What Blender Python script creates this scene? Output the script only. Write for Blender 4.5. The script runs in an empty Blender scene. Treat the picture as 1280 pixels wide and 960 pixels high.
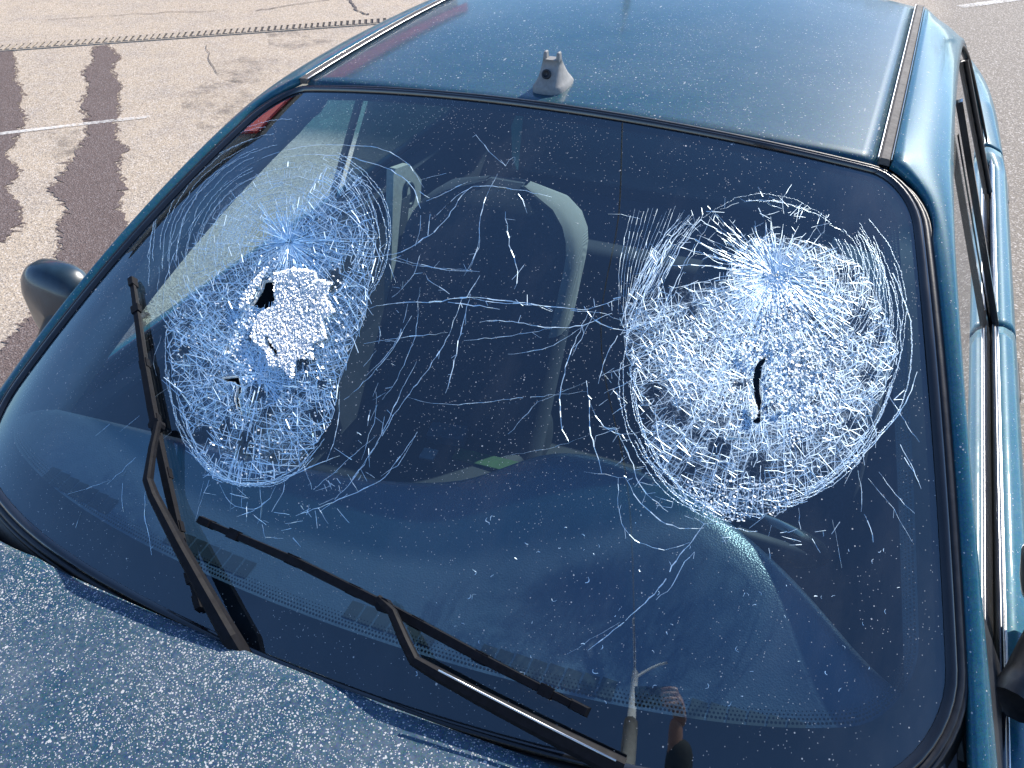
import bpy, bmesh, math, random
import numpy as np
from mathutils import Vector, Matrix
from mathutils.geometry import delaunay_2d_cdt
R_ = math.radians
rnd = random.Random(7)
rng = np.random.default_rng(11)
SC = bpy.context.scene
COL = SC.collection

# ---------------------------------------------------------------- camera, sky, sun, exposure
CAM = np.array([0.49525, -0.50064, 1.83379])
AZ, PI_, RO, FPX = -0.408057, 0.630322, -0.007816, 1109.677
SUN_AZ, SUN_EL = 19.0, 36.0
SKY_STRENGTH, SUN_STRENGTH, EXPOSURE = 0.15, 4.5, 0.95

Fv = np.array([math.sin(AZ)*math.cos(PI_), math.cos(AZ)*math.cos(PI_), -math.sin(PI_)])
R0 = np.array([math.cos(AZ), -math.sin(AZ), 0.0]); U0 = np.cross(R0, Fv)
Rv = math.cos(RO)*R0 + math.sin(RO)*U0
Uv = -math.sin(RO)*R0 + math.cos(RO)*U0
cam = bpy.data.cameras.new('camera')
cam.sensor_fit = 'HORIZONTAL'; cam.sensor_width = 36.0; cam.lens = 36.0*FPX/1280.0
cam.clip_start = 0.02; cam.clip_end = 2000
camo = bpy.data.objects.new('camera', cam); COL.objects.link(camo)
camo.matrix_world = Matrix(((Rv[0], Uv[0], -Fv[0], CAM[0]), (Rv[1], Uv[1], -Fv[1], CAM[1]), (Rv[2], Uv[2], -Fv[2], CAM[2]), (0, 0, 0, 1)))
SC.camera = camo

w = bpy.data.worlds.new('World'); SC.world = w; w.use_nodes = True
nt = w.node_tree; nt.nodes.clear()
sky = nt.nodes.new('ShaderNodeTexSky'); sky.sky_type = 'NISHITA'; sky.sun_disc = False
sky.sun_elevation = R_(SUN_EL); sky.sun_rotation = R_(SUN_AZ)
sky.air_density = 0.8; sky.dust_density = 0.0; sky.ozone_density = 5.0; sky.altitude = 300
bg = nt.nodes.new('ShaderNodeBackground'); bg.inputs[1].default_value = SKY_STRENGTH
wo = nt.nodes.new('ShaderNodeOutputWorld')
nt.links.new(sky.outputs[0], bg.inputs[0]); nt.links.new(bg.outputs[0], wo.inputs[0])
SUNV = np.array([math.sin(R_(SUN_AZ))*math.cos(R_(SUN_EL)), math.cos(R_(SUN_AZ))*math.cos(R_(SUN_EL)), math.sin(R_(SUN_EL))])
sl = bpy.data.lights.new('sun', 'SUN'); sl.energy = SUN_STRENGTH; sl.angle = R_(0.53); sl.color = (1.0, 0.94, 0.85)
so = bpy.data.objects.new('sun', sl); COL.objects.link(so)
so.rotation_euler = Vector(SUNV).to_track_quat('Z', 'Y').to_euler()
SC.view_settings.view_transform = 'Standard'; SC.view_settings.look = 'None'
SC.view_settings.exposure = EXPOSURE; SC.view_settings.gamma = 1.0
SC.render.engine = 'CYCLES'
SC.cycles.max_bounces = 12; SC.cycles.transparent_max_bounces = 24

# ---------------------------------------------------------------- small helpers
def V(*a): return np.array(a, float)
def link(o, parent=None):
    COL.objects.link(o)
    if parent is not None: o.parent = parent
    return o
def mesh_obj(name, verts, faces, mat, parent=None, smooth=False, kind=None, label=None):
    m = bpy.data.meshes.new(name)
    m.from_pydata([tuple(map(float, v)) for v in verts], [], [tuple(int(i) for i in f) for f in faces])
    m.materials.append(mat)
    if smooth: m.polygons.foreach_set('use_smooth', [True]*len(m.polygons))
    m.update()
    o = bpy.data.objects.new(name, m); link(o, parent)
    if kind: o['kind'] = kind
    if label: o['label'] = label
    return o
def thing(name, label, cat, loc=(0, 0, 0), group=None):
    o = bpy.data.objects.new(name, None); o.location = loc; link(o)
    o.empty_display_size = 0.1
    o['label'] = label; o['category'] = cat
    if group: o['group'] = group
    return o
def tag(o, label, cat, group=None):
    o['label'] = label; o['category'] = cat
    if group: o['group'] = group
    return o
class MB:
    """collects geometry for ONE mesh"""
    def __init__(s): s.v = []; s.f = []
    def add(s, vs, fs):
        n = len(s.v); s.v += [np.asarray(v, float) for v in vs]; s.f += [tuple(i+n for i in f) for f in fs]; return s
    def grid(s, P, close_u=False, close_v=False, flip=False):
        P = np.asarray(P, float); a, b = P.shape[:2]
        fs = []
        for i in range(a if close_u else a-1):
            for j in range(b if close_v else b-1):
                q = (i*b+j, ((i+1) % a)*b+j, ((i+1) % a)*b+(j+1) % b, i*b+(j+1) % b)
                fs.append(q[::-1] if flip else q)
        return s.add(P.reshape(-1, 3), fs)
    def box(s, c, hx, hy, hz, X=(1, 0, 0), Y=(0, 1, 0), Z=(0, 0, 1), taper=1.0):
        c, X, Y, Z = map(lambda q: np.asarray(q, float), (c, X, Y, Z)); vs = []
        for k in (-1, 1):
            q = 1.0 if k < 0 else taper
            for i, j in ((-1, -1), (1, -1), (1, 1), (-1, 1)): vs.append(c+X*hx*i*q+Y*hy*j*q+Z*hz*k)
        return s.add(vs, [(3, 2, 1, 0), (4, 5, 6, 7), (0, 1, 5, 4), (1, 2, 6, 5), (2, 3, 7, 6), (3, 0, 4, 7)])
    def tube(s, path, rad, n=8, cap=True):
        path = [np.asarray(p, float) for p in path]; L = len(path)
        rad = [rad]*L if np.isscalar(rad) else rad
        rows = []; prev = None
        for i, p in enumerate(path):
            d = path[min(i+1, L-1)]-path[max(i-1, 0)]; d /= np.linalg.norm(d)+1e-12
            a = np.cross(d, [0, 0, 1.]) if prev is None else prev-d*(prev@d)
            if np.linalg.norm(a) < 1e-4: a = np.cross(d, [1., 0, 0])
            a /= np.linalg.norm(a); b = np.cross(d, a); prev = a
            rows.append([p+rad[i]*(a*math.cos(2*math.pi*k/n)+b*math.sin(2*math.pi*k/n)) for k in range(n)])
        base = len(s.v); s.grid(rows, close_v=True)
        if cap: s.f.append(tuple(base+k for k in range(n))[::-1]); s.f.append(tuple(base+(L-1)*n+k for k in range(n)))
        return s
    def lathe(s, prof, c, axis, n=32):
        """prof: (radius, along axis)"""
        axis = np.asarray(axis, float); a = np.cross(axis, [0, 0, 1.]); 
        if np.linalg.norm(a) < 1e-3: a = V(1, 0, 0)
        a /= np.linalg.norm(a); b = np.cross(axis, a)
        rows = [[np.asarray(c)+axis*h+r*(a*math.cos(2*math.pi*k/n)+b*math.sin(2*math.pi*k/n)) for k in range(n)] for r, h in prof]
        return s.grid(rows, close_v=True)
    def sweep(s, path, fr, prof, close=False):
        """prof (a,b) offsets in frame fr[i]=(A,B)"""
        rows = [[p+A*a+B*b for a, b in prof] for p, (A, B) in zip(path, fr)]
        return s.grid(rows, close_u=close)
    def build(s, name, mat, parent=None, smooth=False, kind=None, label=None):
        return mesh_obj(name, s.v, s.f, mat, parent, smooth, kind, label)
def bevel(o, wd, seg=2):
    m = o.modifiers.new('bevel', 'BEVEL'); m.width = wd; m.segments = seg; m.limit_method = 'ANGLE'; m.angle_limit = R_(35); return o
def solid(o, th, off=-1):
    m = o.modifiers.new('solid', 'SOLIDIFY'); m.thickness = th; m.offset = off; return o
def subsurf(o, n=2):
    m = o.modifiers.new('sub', 'SUBSURF'); m.levels = n; m.render_levels = n; return o
def lerp(tab, x):
    xs = [a for a, _ in tab]; ys = [b for _, b in tab]
    return np.interp(x, xs, ys)
def smooth_lerp(tab, x):
    """monotone-ish cubic through table"""
    xs = np.array([a for a, _ in tab], float); ys = np.array([b for _, b in tab], float)
    m = np.gradient(ys, xs); x = np.clip(np.asarray(x, float), xs[0], xs[-1])
    i = np.clip(np.searchsorted(xs, x)-1, 0, len(xs)-2); h = xs[i+1]-xs[i]; t = (x-xs[i])/h
    return (2*t**3-3*t**2+1)*ys[i]+(t**3-2*t**2+t)*h*m[i]+(-2*t**3+3*t**2)*ys[i+1]+(t**3-t**2)*h*m[i+1]

# ---------------------------------------------------------------- materials
class N:
    def __init__(s, name):
        s.m = bpy.data.materials.new(name); s.m.use_nodes = True; s.t = s.m.node_tree; s.t.nodes.clear()
        s.out = s('ShaderNodeOutputMaterial'); s._tc = None
    def __call__(s, typ, **kw):
        n = s.t.nodes.new(typ)
        for k, v in kw.items():
            if k.startswith('_'):
                setattr(n, k[1:], v)
            else:
                key = k.replace('__', ' ')
                if key.isdigit() or (key[0] == 'i' and key[1:].isdigit()): key = int(key.lstrip('i'))
                inp = n.inputs[key]
                if hasattr(v, 'links') or isinstance(v, bpy.types.NodeSocket): s.t.links.new(v, inp)
                else: inp.default_value = v
        return n
    def coord(s, sc=(1, 1, 1)):
        if s._tc is None: s._tc = s('ShaderNodeTexCoord')
        mp = s('ShaderNodeMapping', i0=s._tc.outputs['Object']); mp.inputs['Scale'].default_value = sc
        return mp.outputs[0]
    def noise(s, scale, detail=4, rough=.55, sc=(1, 1, 1)):
        return s('ShaderNodeTexNoise', Vector=s.coord(sc), Scale=scale, Detail=detail, Roughness=rough).outputs[0]
    def vor(s, scale, feature='F1', sc=(1, 1, 1), out=0):
        return s('ShaderNodeTexVoronoi', _feature=feature, Vector=s.coord(sc), Scale=scale).outputs[out]
    def ramp(s, fac, stops, mode='LINEAR'):
        n = s('ShaderNodeValToRGB', Fac=fac); cr = n.color_ramp; cr.interpolation = mode
        while len(cr.elements) < len(stops): cr.elements.new(0.5)
        for e, (p, c) in zip(cr.elements, stops):
            e.position = p; e.color = (c, c, c, 1) if np.isscalar(c) else (*c, 1)
        return n.outputs[0]
    def math(s, op, a, b=0.0, clamp=False):
        n = s('ShaderNodeMath', _operation=op, _use_clamp=clamp, i0=a, i1=b); return n.outputs[0]
    def mixc(s, f, a, b, mode='MIX'):
        n = s('ShaderNodeMix', _data_type='RGBA', _blend_type=mode)
        for k, v in ((0, f), (6, a), (7, b)):
            if isinstance(v, bpy.types.NodeSocket): s.t.links.new(v, n.inputs[k])
            else: n.inputs[k].default_value = v if k == 0 else (*v, 1)[:4]
        return n.outputs[2]
    def bump(s, h, strength=.3, dist=.01):
        return s('ShaderNodeBump', Strength=strength, Distance=dist, Height=h).outputs[0]
    def bsdf(s, **kw): return s('ShaderNodeBsdfPrincipled', **kw)
    def mix(s, f, a, b): return s('ShaderNodeMixShader', i0=f, i1=a, i2=b).outputs[0]
    def done(s, sh):
        s.t.links.new(sh if isinstance(sh, bpy.types.NodeSocket) else sh.outputs[0], s.out.inputs[0]); return s.m
C4 = lambda c: (*c, 1.0)

def simple(name, col, rough=.6, metal=0, var=.25, scale=60, bump=0., coat=0., spec=.5):
    n = N(name); f = n.noise(scale, 5)
    lo = tuple(c*(1-var) for c in col); hi = tuple(min(1, c*(1+var)) for c in col)
    c = n.ramp(f, [(.3, lo), (.7, hi)])
    kw = dict(Base__Color=c, Roughness=n.math('ADD', n.math('MULTIPLY', n.noise(scale*.4, 3), .25), rough-.12), Metallic=metal)
    if bump: kw['Normal'] = n.bump(n.noise(scale*4, 4), bump, .002)
    b = n.bsdf(**kw); b.inputs['Coat Weight'].default_value = coat; b.inputs['Specular IOR Level'].default_value = spec
    return n.done(b)

def paint(name, dust, speck, base=(.004, .090, .138), streak=.10, coat=.5):
    """dark teal metallic clear-coated paint, with dried dust and bird/road specks"""
    n = N(name)
    flake = n.vor(900, out=1)
    nrm = n('ShaderNodeBump', Strength=.10, Distance=.0006, Height=n.noise(700, 2)).outputs[0]
    col = n.mixc(n.noise(3, 3), tuple(c*.85 for c in base), tuple(c*1.2 for c in base))
    col = n.mixc(.35, col, n.mixc(1.0, flake, (.01, .16, .22), 'MULTIPLY'))
    p = n.bsdf(Base__Color=col, Metallic=.06, Roughness=.45, Normal=nrm); p.inputs['Specular IOR Level'].default_value = .08
    p.inputs['Coat Weight'].default_value = coat
    n.t.links.new(n.ramp(n.noise(25, 5), [(.3, .03), (.75, .12)]), p.inputs['Coat Roughness'])
    dn = n.math('MULTIPLY', n.noise(6, 6, .65), n.noise(140, 4, .7))
    film = n.math('MULTIPLY', n.ramp(dn, [(.12, 0.), (.5, 1.)]), dust)
    # specks: voronoi cells of three sizes, only some of them filled
    tot = None
    for sc, thr, dens in ((430, .26, speck), (250, .27, speck*.75), (140, .20, speck*.28), (55, .11, speck*.45)):
        d = n.vor(sc); r = n.vor(sc, out=1)
        dist = n.math('ADD', d, n.math('MULTIPLY', n.noise(sc*2.5, 3, .7), .30))
        a = n.math('LESS_THAN', dist, thr+.15)
        sep = n('ShaderNodeSeparateColor', i0=r).outputs[0]
        patch = n.math('MULTIPLY', n.ramp(n.noise(5, 4, .6), [(.35, .25), (.65, 1.)]), dens)
        a = n.math('MULTIPLY', a, n.math('LESS_THAN', sep, patch))
        tot = a if tot is None else n.math('MAXIMUM', tot, a)
    st = n.math('LESS_THAN', n.math('ADD', n.vor(70, sc=(1, .22, 1)), n.math('MULTIPLY', n.noise(300, 3), .25)), .22)
    st = n.math('MULTIPLY', st, n.math('LESS_THAN', n('ShaderNodeSeparateColor', i0=n.vor(70, out=1, sc=(1, .22, 1))).outputs[0], n.math('MULTIPLY', n.ramp(n.noise(4, 4, .6), [(.4, .1), (.65, 1.)]), streak)))
    tot = n.math('MAXIMUM', tot, n.math('MULTIPLY', st, .6))
    dcol = n.mixc(n.noise(40, 3), (.44, .42, .395), (.66, .65, .635))
    dd = n('ShaderNodeBsdfDiffuse', Color=dcol)
    fac = n.math('MAXIMUM', film, n.math('MULTIPLY', tot, .85), True)
    return n.done(n.mix(fac, p.outputs[0], dd.outputs[0]))

M = {}
M['paint'] = paint('car_paint', .10, .07)
M['roof_paint'] = paint('roof_paint', .085, .085, (.004, .032, .060), .22, .32)
M['hood_paint'] = paint('hood_paint', .19, .95, (.007, .030, .070), .25, .4)
M['rubber'] = simple('black_rubber', (.012, .012, .014), .42, var=.4, scale=90, bump=.08)
M['gloss_black'] = simple('gloss_black', (.008, .009, .011), .22, var=.3, scale=30, coat=.6)
M['plastic'] = simple('cowl_plastic', (.014, .015, .018), .5, var=.5, scale=120, bump=.15)
M['wiper'] = simple('wiper_black', (.005, .005, .007), .65, var=.4, scale=150, bump=.05, spec=.15)
M['metal'] = simple('bright_trim', (.55, .55, .55), .38, metal=1, var=.15, scale=50)
M['molding'] = simple('grey_molding', (.095, .085, .078), .75, var=.3, scale=140, bump=.2, spec=.25)
M['iron'] = simple('grate_bar_iron', (.36, .30, .235), .75, var=.3, scale=60)
M['dash'] = None
M['vent'] = simple('vent_black', (.01, .012, .016), .6)
M['trim'] = simple('pillar_trim', (.36, .35, .32), .7, var=.12, scale=90, bump=.1)
M['shade_cloth'] = simple('seat_cloth_shaded', (.028, .034, .05), .9, var=.25, scale=220, bump=.3)  # seat cloth darkened to stand in for shade
M['pillar'] = simple('pillar_grey', (.075, .08, .09), .7, var=.15, scale=60, bump=.1)
M['dark_in'] = simple('interior_dark', (.012, .015, .022), .75, var=.3, scale=25)
M['belt'] = simple('belt_web', (.03, .032, .036), .8, var=.3, scale=300, bump=.2)
M['mirror_shell'] = simple('mirror_shell', (.012, .030, .045), .32, var=.2, scale=60, coat=.3)
M['antenna'] = simple('antenna_plastic', (.20, .195, .185), .6, var=.18, scale=120, bump=.15)
M['tyre'] = simple('tyre_rubber', (.015, .015, .015), .8, var=.4, scale=60, bump=.3)
M['rim'] = simple('rim_silver', (.5, .5, .5), .3, metal=.9, var=.15)
M['lamp'] = simple('lamp_lens', (.55, .57, .58), .15, var=.1, coat=.8)
M['tail'] = simple('tail_lens', (.35, .02, .015), .2, var=.2, coat=.8)
M['skin'] = simple('skin', (.45, .24, .17), .5, var=.18, scale=35, bump=.05)
M['jacket'] = simple('jacket_cloth', (.022, .026, .024), .85, var=.4, scale=70, bump=.2)
M['olive'] = simple('olive_cloth', (.06, .06, .03), .85, var=.4, scale=70, bump=.2)
M['jeans'] = simple('jeans_cloth', (.03, .045, .08), .85, var=.3, scale=90, bump=.2)
M['hair'] = simple('hair', (.02, .015, .01), .6, var=.5, scale=200)
M['shoe'] = simple('shoe', (.02, .02, .02), .6)
M['phone'] = simple('phone_case', (.015, .015, .018), .3, coat=.5)
M['white_paint'] = None

def dash_mat():
    n = N('dash_vinyl')
    c = n.mixc(n.noise(9, 4), (.044, .058, .084), (.064, .082, .114))
    h = n.vor(420)
    return n.done(n.bsdf(Base__Color=c, Roughness=.30, Normal=n.bump(h, .35, .001)))
M['dash'] = dash_mat()
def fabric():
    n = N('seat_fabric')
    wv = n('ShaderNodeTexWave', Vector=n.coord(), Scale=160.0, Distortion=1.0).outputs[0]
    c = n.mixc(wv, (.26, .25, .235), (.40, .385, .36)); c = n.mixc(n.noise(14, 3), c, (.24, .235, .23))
    zz = n('ShaderNodeSeparateXYZ', i0=n.coord()).outputs[2]; c = n.mixc(n.ramp(n.math('DIVIDE', zz, 1.2), [(.545, 0), (.555, 1)]), (.03, .035, .05), c)  # cloth turned dark lower down, shade put into the colour
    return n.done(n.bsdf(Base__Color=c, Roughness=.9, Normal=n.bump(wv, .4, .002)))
M['fabric'] = fabric()

def glass_mat(name, tint, f0=.075, dust=.03, speck=0.0, smear=0.0, band=False, gloss=(.95, .97, 1)):
    n = N(name)
    fac = n('ShaderNodeLayerWeight', Blend=.5).outputs['Facing']
    F = n.math('ADD', n.math('MULTIPLY', n.math('POWER', fac, 5.0), 1-f0), f0, True)
    tr = n('ShaderNodeBsdfTransparent', Color=C4(tint))
    if band:     # the tinted sun strip along the top of the windshield
        at = n('ShaderNodeAttribute', _attribute_name='height_on_glass').outputs['Fac']
        n.t.links.new(n.mixc(n.ramp(at, [(.835, 0.), (.885, 1.)]), tint, (.09, .26, .30)), tr.inputs[0])
    gl = n('ShaderNodeBsdfAnisotropic', Color=C4(gloss), Roughness=.012)
    g = n.mix(F, tr.outputs[0], gl.outputs[0])
    film = n.ramp(n.math('MULTIPLY', n.noise(4, 5, .6), n.noise(60, 4, .65)), [(.1, .35), (.5, 1.)])
    film = n.math('MULTIPLY', film, dust)
    tot = film
    if smear:
        sm = n.ramp(n.noise(7, 6, .7, sc=(1, .35, .35)), [(.5, 0), (.72, 1.)])
        tot = n.math('ADD', tot, n.math('MULTIPLY', sm, smear))
    if speck:
        for sc, thr, dens in ((420, .22, speck), (150, .14, speck*.5), (48, .085, speck*.32)):
            d = n.math('ADD', n.vor(sc), n.math('MULTIPLY', n.noise(sc*3, 2), .10)); r = n('ShaderNodeSeparateColor', i0=n.vor(sc, out=1)).outputs[0]
            patch = n.math('MULTIPLY', n.ramp(n.noise(4, 4, .6), [(.38, .15), (.62, 1.)]), dens)
            a = n.math('MULTIPLY', n.math('LESS_THAN', d, thr+.05), n.math('LESS_THAN', r, patch))
            tot = n.math('MAXIMUM', tot, n.math('MULTIPLY', a, .75))
    df = n('ShaderNodeBsdfDiffuse', Color=(.62, .60, .58, 1))
    return n.done(n.mix(tot, g, df.outputs[0]))
M['windshield'] = glass_mat('windshield_glass', (.64, .86, .93), .118, .007, .18, .030, True, (.80, .93, 1.0))
M['tinted'] = glass_mat('tinted_glass', (.10, .13, .14), .08, .04, .03)
M['glass'] = glass_mat('window_glass', (.72, .80, .80), .08, .05, .03)
def crack_mat():
    n = N('cracked_glass_edges')
    gl = n('ShaderNodeBsdfAnisotropic', Color=(.80, .93, 1.0, 1), Roughness=.5)
    df = n('ShaderNodeBsdfDiffuse', Color=(.52, .79, 1.0, 1)); tl = n('ShaderNodeBsdfTranslucent', Color=(.52, .79, 1.0, 1))
    a = n.mix(.2, df.outputs[0], tl.outputs[0])
    s = n.mix(.30, gl.outputs[0], a)
    tp = n('ShaderNodeBsdfTransparent')
    return n.done(n.mix(n.ramp(n.noise(90, 2), [(.4, .0), (.8, .30)]), s, tp.outputs[0]))
M['crack'] = crack_mat()
def crushed():
    n = N('crushed_glass')
    df = n('ShaderNodeBsdfDiffuse', Color=(.88, .90, .89, 1)); tl = n('ShaderNodeBsdfTranslucent', Color=(.8, .86, .88, 1))
    gl = n('ShaderNodeBsdfAnisotropic', Color=(.95, .97, 1, 1), Roughness=.25)
    return n.done(n.mix(.15, n.mix(.2, df.outputs[0], tl.outputs[0]), gl.outputs[0]))
M['crushed'] = crushed()
M['frit'] = simple('frit_black', (.006, .007, .009), .6, var=.2, spec=.08)

def asphalt():
    n = N('asphalt')
    big = n.noise(.35, 6, .6); mid = n.noise(3.5, 6, .65); grit = n.vor(150); g2 = n.noise(320, 3, .7)
    c = n.mixc(big, (.40, .315, .225), (.50, .405, .30))
    c = n.mixc(n.ramp(mid, [(.45, 0), (.75, .5)]), c, (.26, .23, .215))
    xx = n('ShaderNodeSeparateXYZ', i0=n.coord()).outputs[0]     # colour turns greyer towards the driver's side
    c = n.mixc(n.ramp(n.math('ADD', n.math('MULTIPLY', xx, .5), n.math('MULTIPLY', n.noise(1.2, 4), .2)), [(.25, 0), (.5, 1)]), c, (.225, .19, .15))
    stone = n('ShaderNodeSeparateColor', i0=n.vor(150, out=1)).outputs[0]
    c = n.mixc(n.ramp(stone, [(.0, .75), (.4, 0)]), c, (.13, .11, .10))
    c = n.mixc(n.ramp(stone, [(.75, 0), (1., .7)]), c, (.66, .60, .54))
    c = n.mixc(n.ramp(n.noise(1.1, 5, .7, sc=(1, 2.2, 1)), [(.62, 0), (.78, .45)]), c, (.20, .175, .16))
    h = n.math('ADD', n.math('MULTIPLY', grit, .8), g2)
    return n.done(n.bsdf(Base__Color=c, Roughness=.9, Normal=n.bump(h, .55, .006)))
M['asphalt'] = asphalt()
def stain_mat():
    n = N('damp_stain')
    stone = n('ShaderNodeSeparateColor', i0=n.vor(150, out=1)).outputs[0]
    c = n.mixc(n.noise(5, 5), (.092, .062, .053), (.135, .096, .083))
    c = n.mixc(n.ramp(stone, [(.7, 0), (1., .6)]), c, (.26, .22, .21))
    c = n.mixc(n.ramp(stone, [(0., .6), (.3, 0)]), c, (.04, .032, .03))
    return n.done(n.bsdf(Base__Color=c, Roughness=.75, Normal=n.bump(n.vor(150), .5, .006)))
M['stain'] = stain_mat()
def fringe_mat():
    n = N('damp_fringe'); df = n.bsdf(Base__Color=(.135, .098, .082, 1), Roughness=.8); tp = n('ShaderNodeBsdfTransparent')
    stone = n('ShaderNodeSeparateColor', i0=n.vor(110, out=1)).outputs[0]
    return n.done(n.mix(n.math('MULTIPLY', n.math('LESS_THAN', stone, .55), .85), tp.outputs[0], df.outputs[0]))
M['fringe'] = fringe_mat()
def line_mat():
    n = N('worn_line_paint')
    df = n.bsdf(Base__Color=(.72, .69, .64, 1), Roughness=.8)
    a = n.ramp(n.math('ADD', n.noise(60, 4), n.math('MULTIPLY', n.noise(5, 3), .6)), [(.55, 0), (.95, .75)])
    tp = n('ShaderNodeBsdfTransparent')
    return n.done(n.mix(a, tp.outputs[0], df.outputs[0]))
M['white_paint'] = line_mat()
def oil_mat():
    n = N('oil_patch'); df = n.bsdf(Base__Color=(.20, .17, .145, 1), Roughness=.85); tp = n('ShaderNodeBsdfTransparent')
    return n.done(n.mix(n.ramp(n.math('ADD', n.noise(6, 6, .75), n.math('MULTIPLY', n.noise(70, 3), .3)), [(.62, 0), (.86, .55)]), tp.outputs[0], df.outputs[0]))
M['oil'] = oil_mat()
M['seam'] = simple('asphalt_seam', (.09, .075, .07), .9, var=.5, scale=30)
M['grate'] = simple('grate_iron', (.05, .045, .042), .7, var=.4, scale=30)
M['concrete'] = simple('pole_concrete', (.36, .34, .31), .85, var=.2, scale=14, bump=.2)
M['galv'] = simple('pole_white', (.72, .71, .68), .5, var=.08, scale=20)
M['cable'] = simple('cable', (.30, .30, .30), .6)
M['red'] = simple('red_panel', (.80, .03, .02), .4, var=.15, scale=4, coat=.3)
M['wall'] = simple('rendered_wall', (.42, .36, .30), .85, var=.15, scale=5, bump=.2)
M['dark_glass'] = simple('shop_glass', (.02, .025, .03), .1, var=.3, scale=3)
M['bark'] = simple('bark', (.10, .075, .055), .9, var=.4, scale=12, bump=.5)
def leaf():
    n = N('leaves'); c = n.mixc(n.noise(1.5, 4), (.03, .055, .015), (.08, .11, .03))
    return n.done(n.bsdf(Base__Color=c, Roughness=.6))
M['leaf'] = leaf()

# ---------------------------------------------------------------- windshield surface
WT, WB, YT, ZT, BB, BT, CT, CB, BELLY, ZB, B4 = .546, .716, .788, 1.3605, .1036, .066, .0575, -.001, .0314, .9366, .0695
def glass(s, t):
    s = np.asarray(s, float); t = np.asarray(t, float)
    x = s*(WB+(WT-WB)*t)
    y = YT*t+(BB+(BT-BB)*t)*s**2+B4*(1-t)*np.minimum(np.abs(s), 1.1)**6
    z = ZB+(ZT-ZB)*t-(CB+(CT-CB)*t)*s**2; b = BELLY*4*t*(1-t)
    return np.stack([x+0*t, y-.45*b, z+.89*b], -1)
def gnorm(s, t, e=1e-3):
    s = np.asarray(s, float); t = np.asarray(t, float)
    n = np.cross(glass(s+e, t)-glass(s-e, t), glass(s, t+e)-glass(s, t-e))
    return n/np.linalg.norm(n, axis=-1, keepdims=True)
def ray(px, py):
    px = np.asarray(px, float)[..., None]; py = np.asarray(py, float)[..., None]
    d = Fv+Rv*(px-640)/FPX-Uv*(py-480)/FPX
    return d/np.linalg.norm(d, axis=-1, keepdims=True)
def gst(px, py):
    """where the line of sight through a point of the photograph meets the windshield surface"""
    px = np.atleast_1d(np.asarray(px, float)); py = np.atleast_1d(np.asarray(py, float))
    d = ray(px, py); s = (px-690)/480.; t = np.clip(1-(py-130)/750., 0, 1)
    for _ in range(14):
        P = glass(s, t)-CAM; e = P-d*(P*d).sum(-1, keepdims=True)
        Js = (glass(s+1e-4, t)-glass(s-1e-4, t))/2e-4; Jt = (glass(s, t+1e-4)-glass(s, t-1e-4))/2e-4
        Js = Js-d*(Js*d).sum(-1, keepdims=True); Jt = Jt-d*(Jt*d).sum(-1, keepdims=True)
        a = (Js*Js).sum(-1); b = (Js*Jt).sum(-1); c = (Jt*Jt).sum(-1); f = (Js*e).sum(-1); g = (Jt*e).sum(-1)
        D = a*c-b*b+1e-12
        s = s-np.clip((c*f-b*g)/D, -.2, .2); t = t-np.clip((a*g-b*f)/D, -.2, .2)
    return s, t
def on_plane(px, py, axis, val):
    d = ray(px, py); k = (val-CAM[axis])/d[..., axis]
    return CAM+d*k[..., None]
# the blows pushed the glass inwards
DENTS = []
for (px, py, dep, rad, sq) in ((335, 380, .010, .13, 1.0), (945, 420, .014, .16, 1.0), (362, 303, .005, .05, 1.0), (970, 345, .005, .05, 1.0)):
    s, t = gst(px, py); DENTS.append((glass(s, t)[0], dep, rad))
def gsurf(s, t, off=0.0):
    P = glass(s, t); n = gnorm(s, t); h = np.zeros(P.shape[:-1])
    for c, dep, rad in DENTS:
        r = np.linalg.norm(P-c, axis=-1)/rad
        h = h+dep*np.exp(-1.6*r**2)
    return P+n*(off-h)[..., None]

def proj(P):
    d = np.asarray(P)-CAM; z = d@Fv; return 640+FPX*(d@Rv)/z, 480-FPX*(d@Uv)/z
def gst2(px, py):
    """the same, for the dented surface"""
    px = np.atleast_1d(np.asarray(px, float)); py = np.atleast_1d(np.asarray(py, float)); qx, qy = px.copy(), py.copy()
    for _ in range(4):
        s, t = gst(qx, qy); ux, uy = proj(gsurf(s, t)); qx = qx+(px-ux)*.9; qy = qy+(py-uy)*.9
    return gst(qx, qy)

# ---------------------------------------------------------------- the car
car = thing('parked_car', 'dark teal saloon car with two smashed spider-web holes in its windshield', 'car')

# outline of the glass in (s,t), rounded corners, counter-clockwise
def outline(m=0.0, top=1.0, bot=0.0, side=1.0, n=26, rx=.10, ry=.12, rxb=.12, ryb=.12):
    pts = []
    def arc(cs, ct, ax, ay, a0, a1, k=10):
        for i in range(k+1):
            a = a0+(a1-a0)*i/k; pts.append((cs+ax*math.cos(a), ct+ay*math.sin(a)))
    h = math.pi/2
    arc(side-rxb, bot+ryb, rxb, ryb, -h, 0)
    for i in range(1, n): pts.append((side, bot+ryb+(top-ry-bot-ryb)*i/n))
    arc(side-rx, top-ry, rx, ry, 0, h)
    for i in range(1, n*2): pts.append((side-rx-2*(side-rx)*i/(2*n), top))
    arc(-side+rx, top-ry, rx, ry, h, 2*h)
    for i in range(1, n): pts.append((-side, top-ry-(top-ry-bot-ryb)*i/n))
    arc(-side+rxb, bot+ryb, rxb, ryb, 2*h, 3*h)
    for i in range(1, n*2): pts.append((-side+rxb+2*(side-rxb)*i/(2*n), bot))
    return np.array(pts)
OUT = outline()

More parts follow.
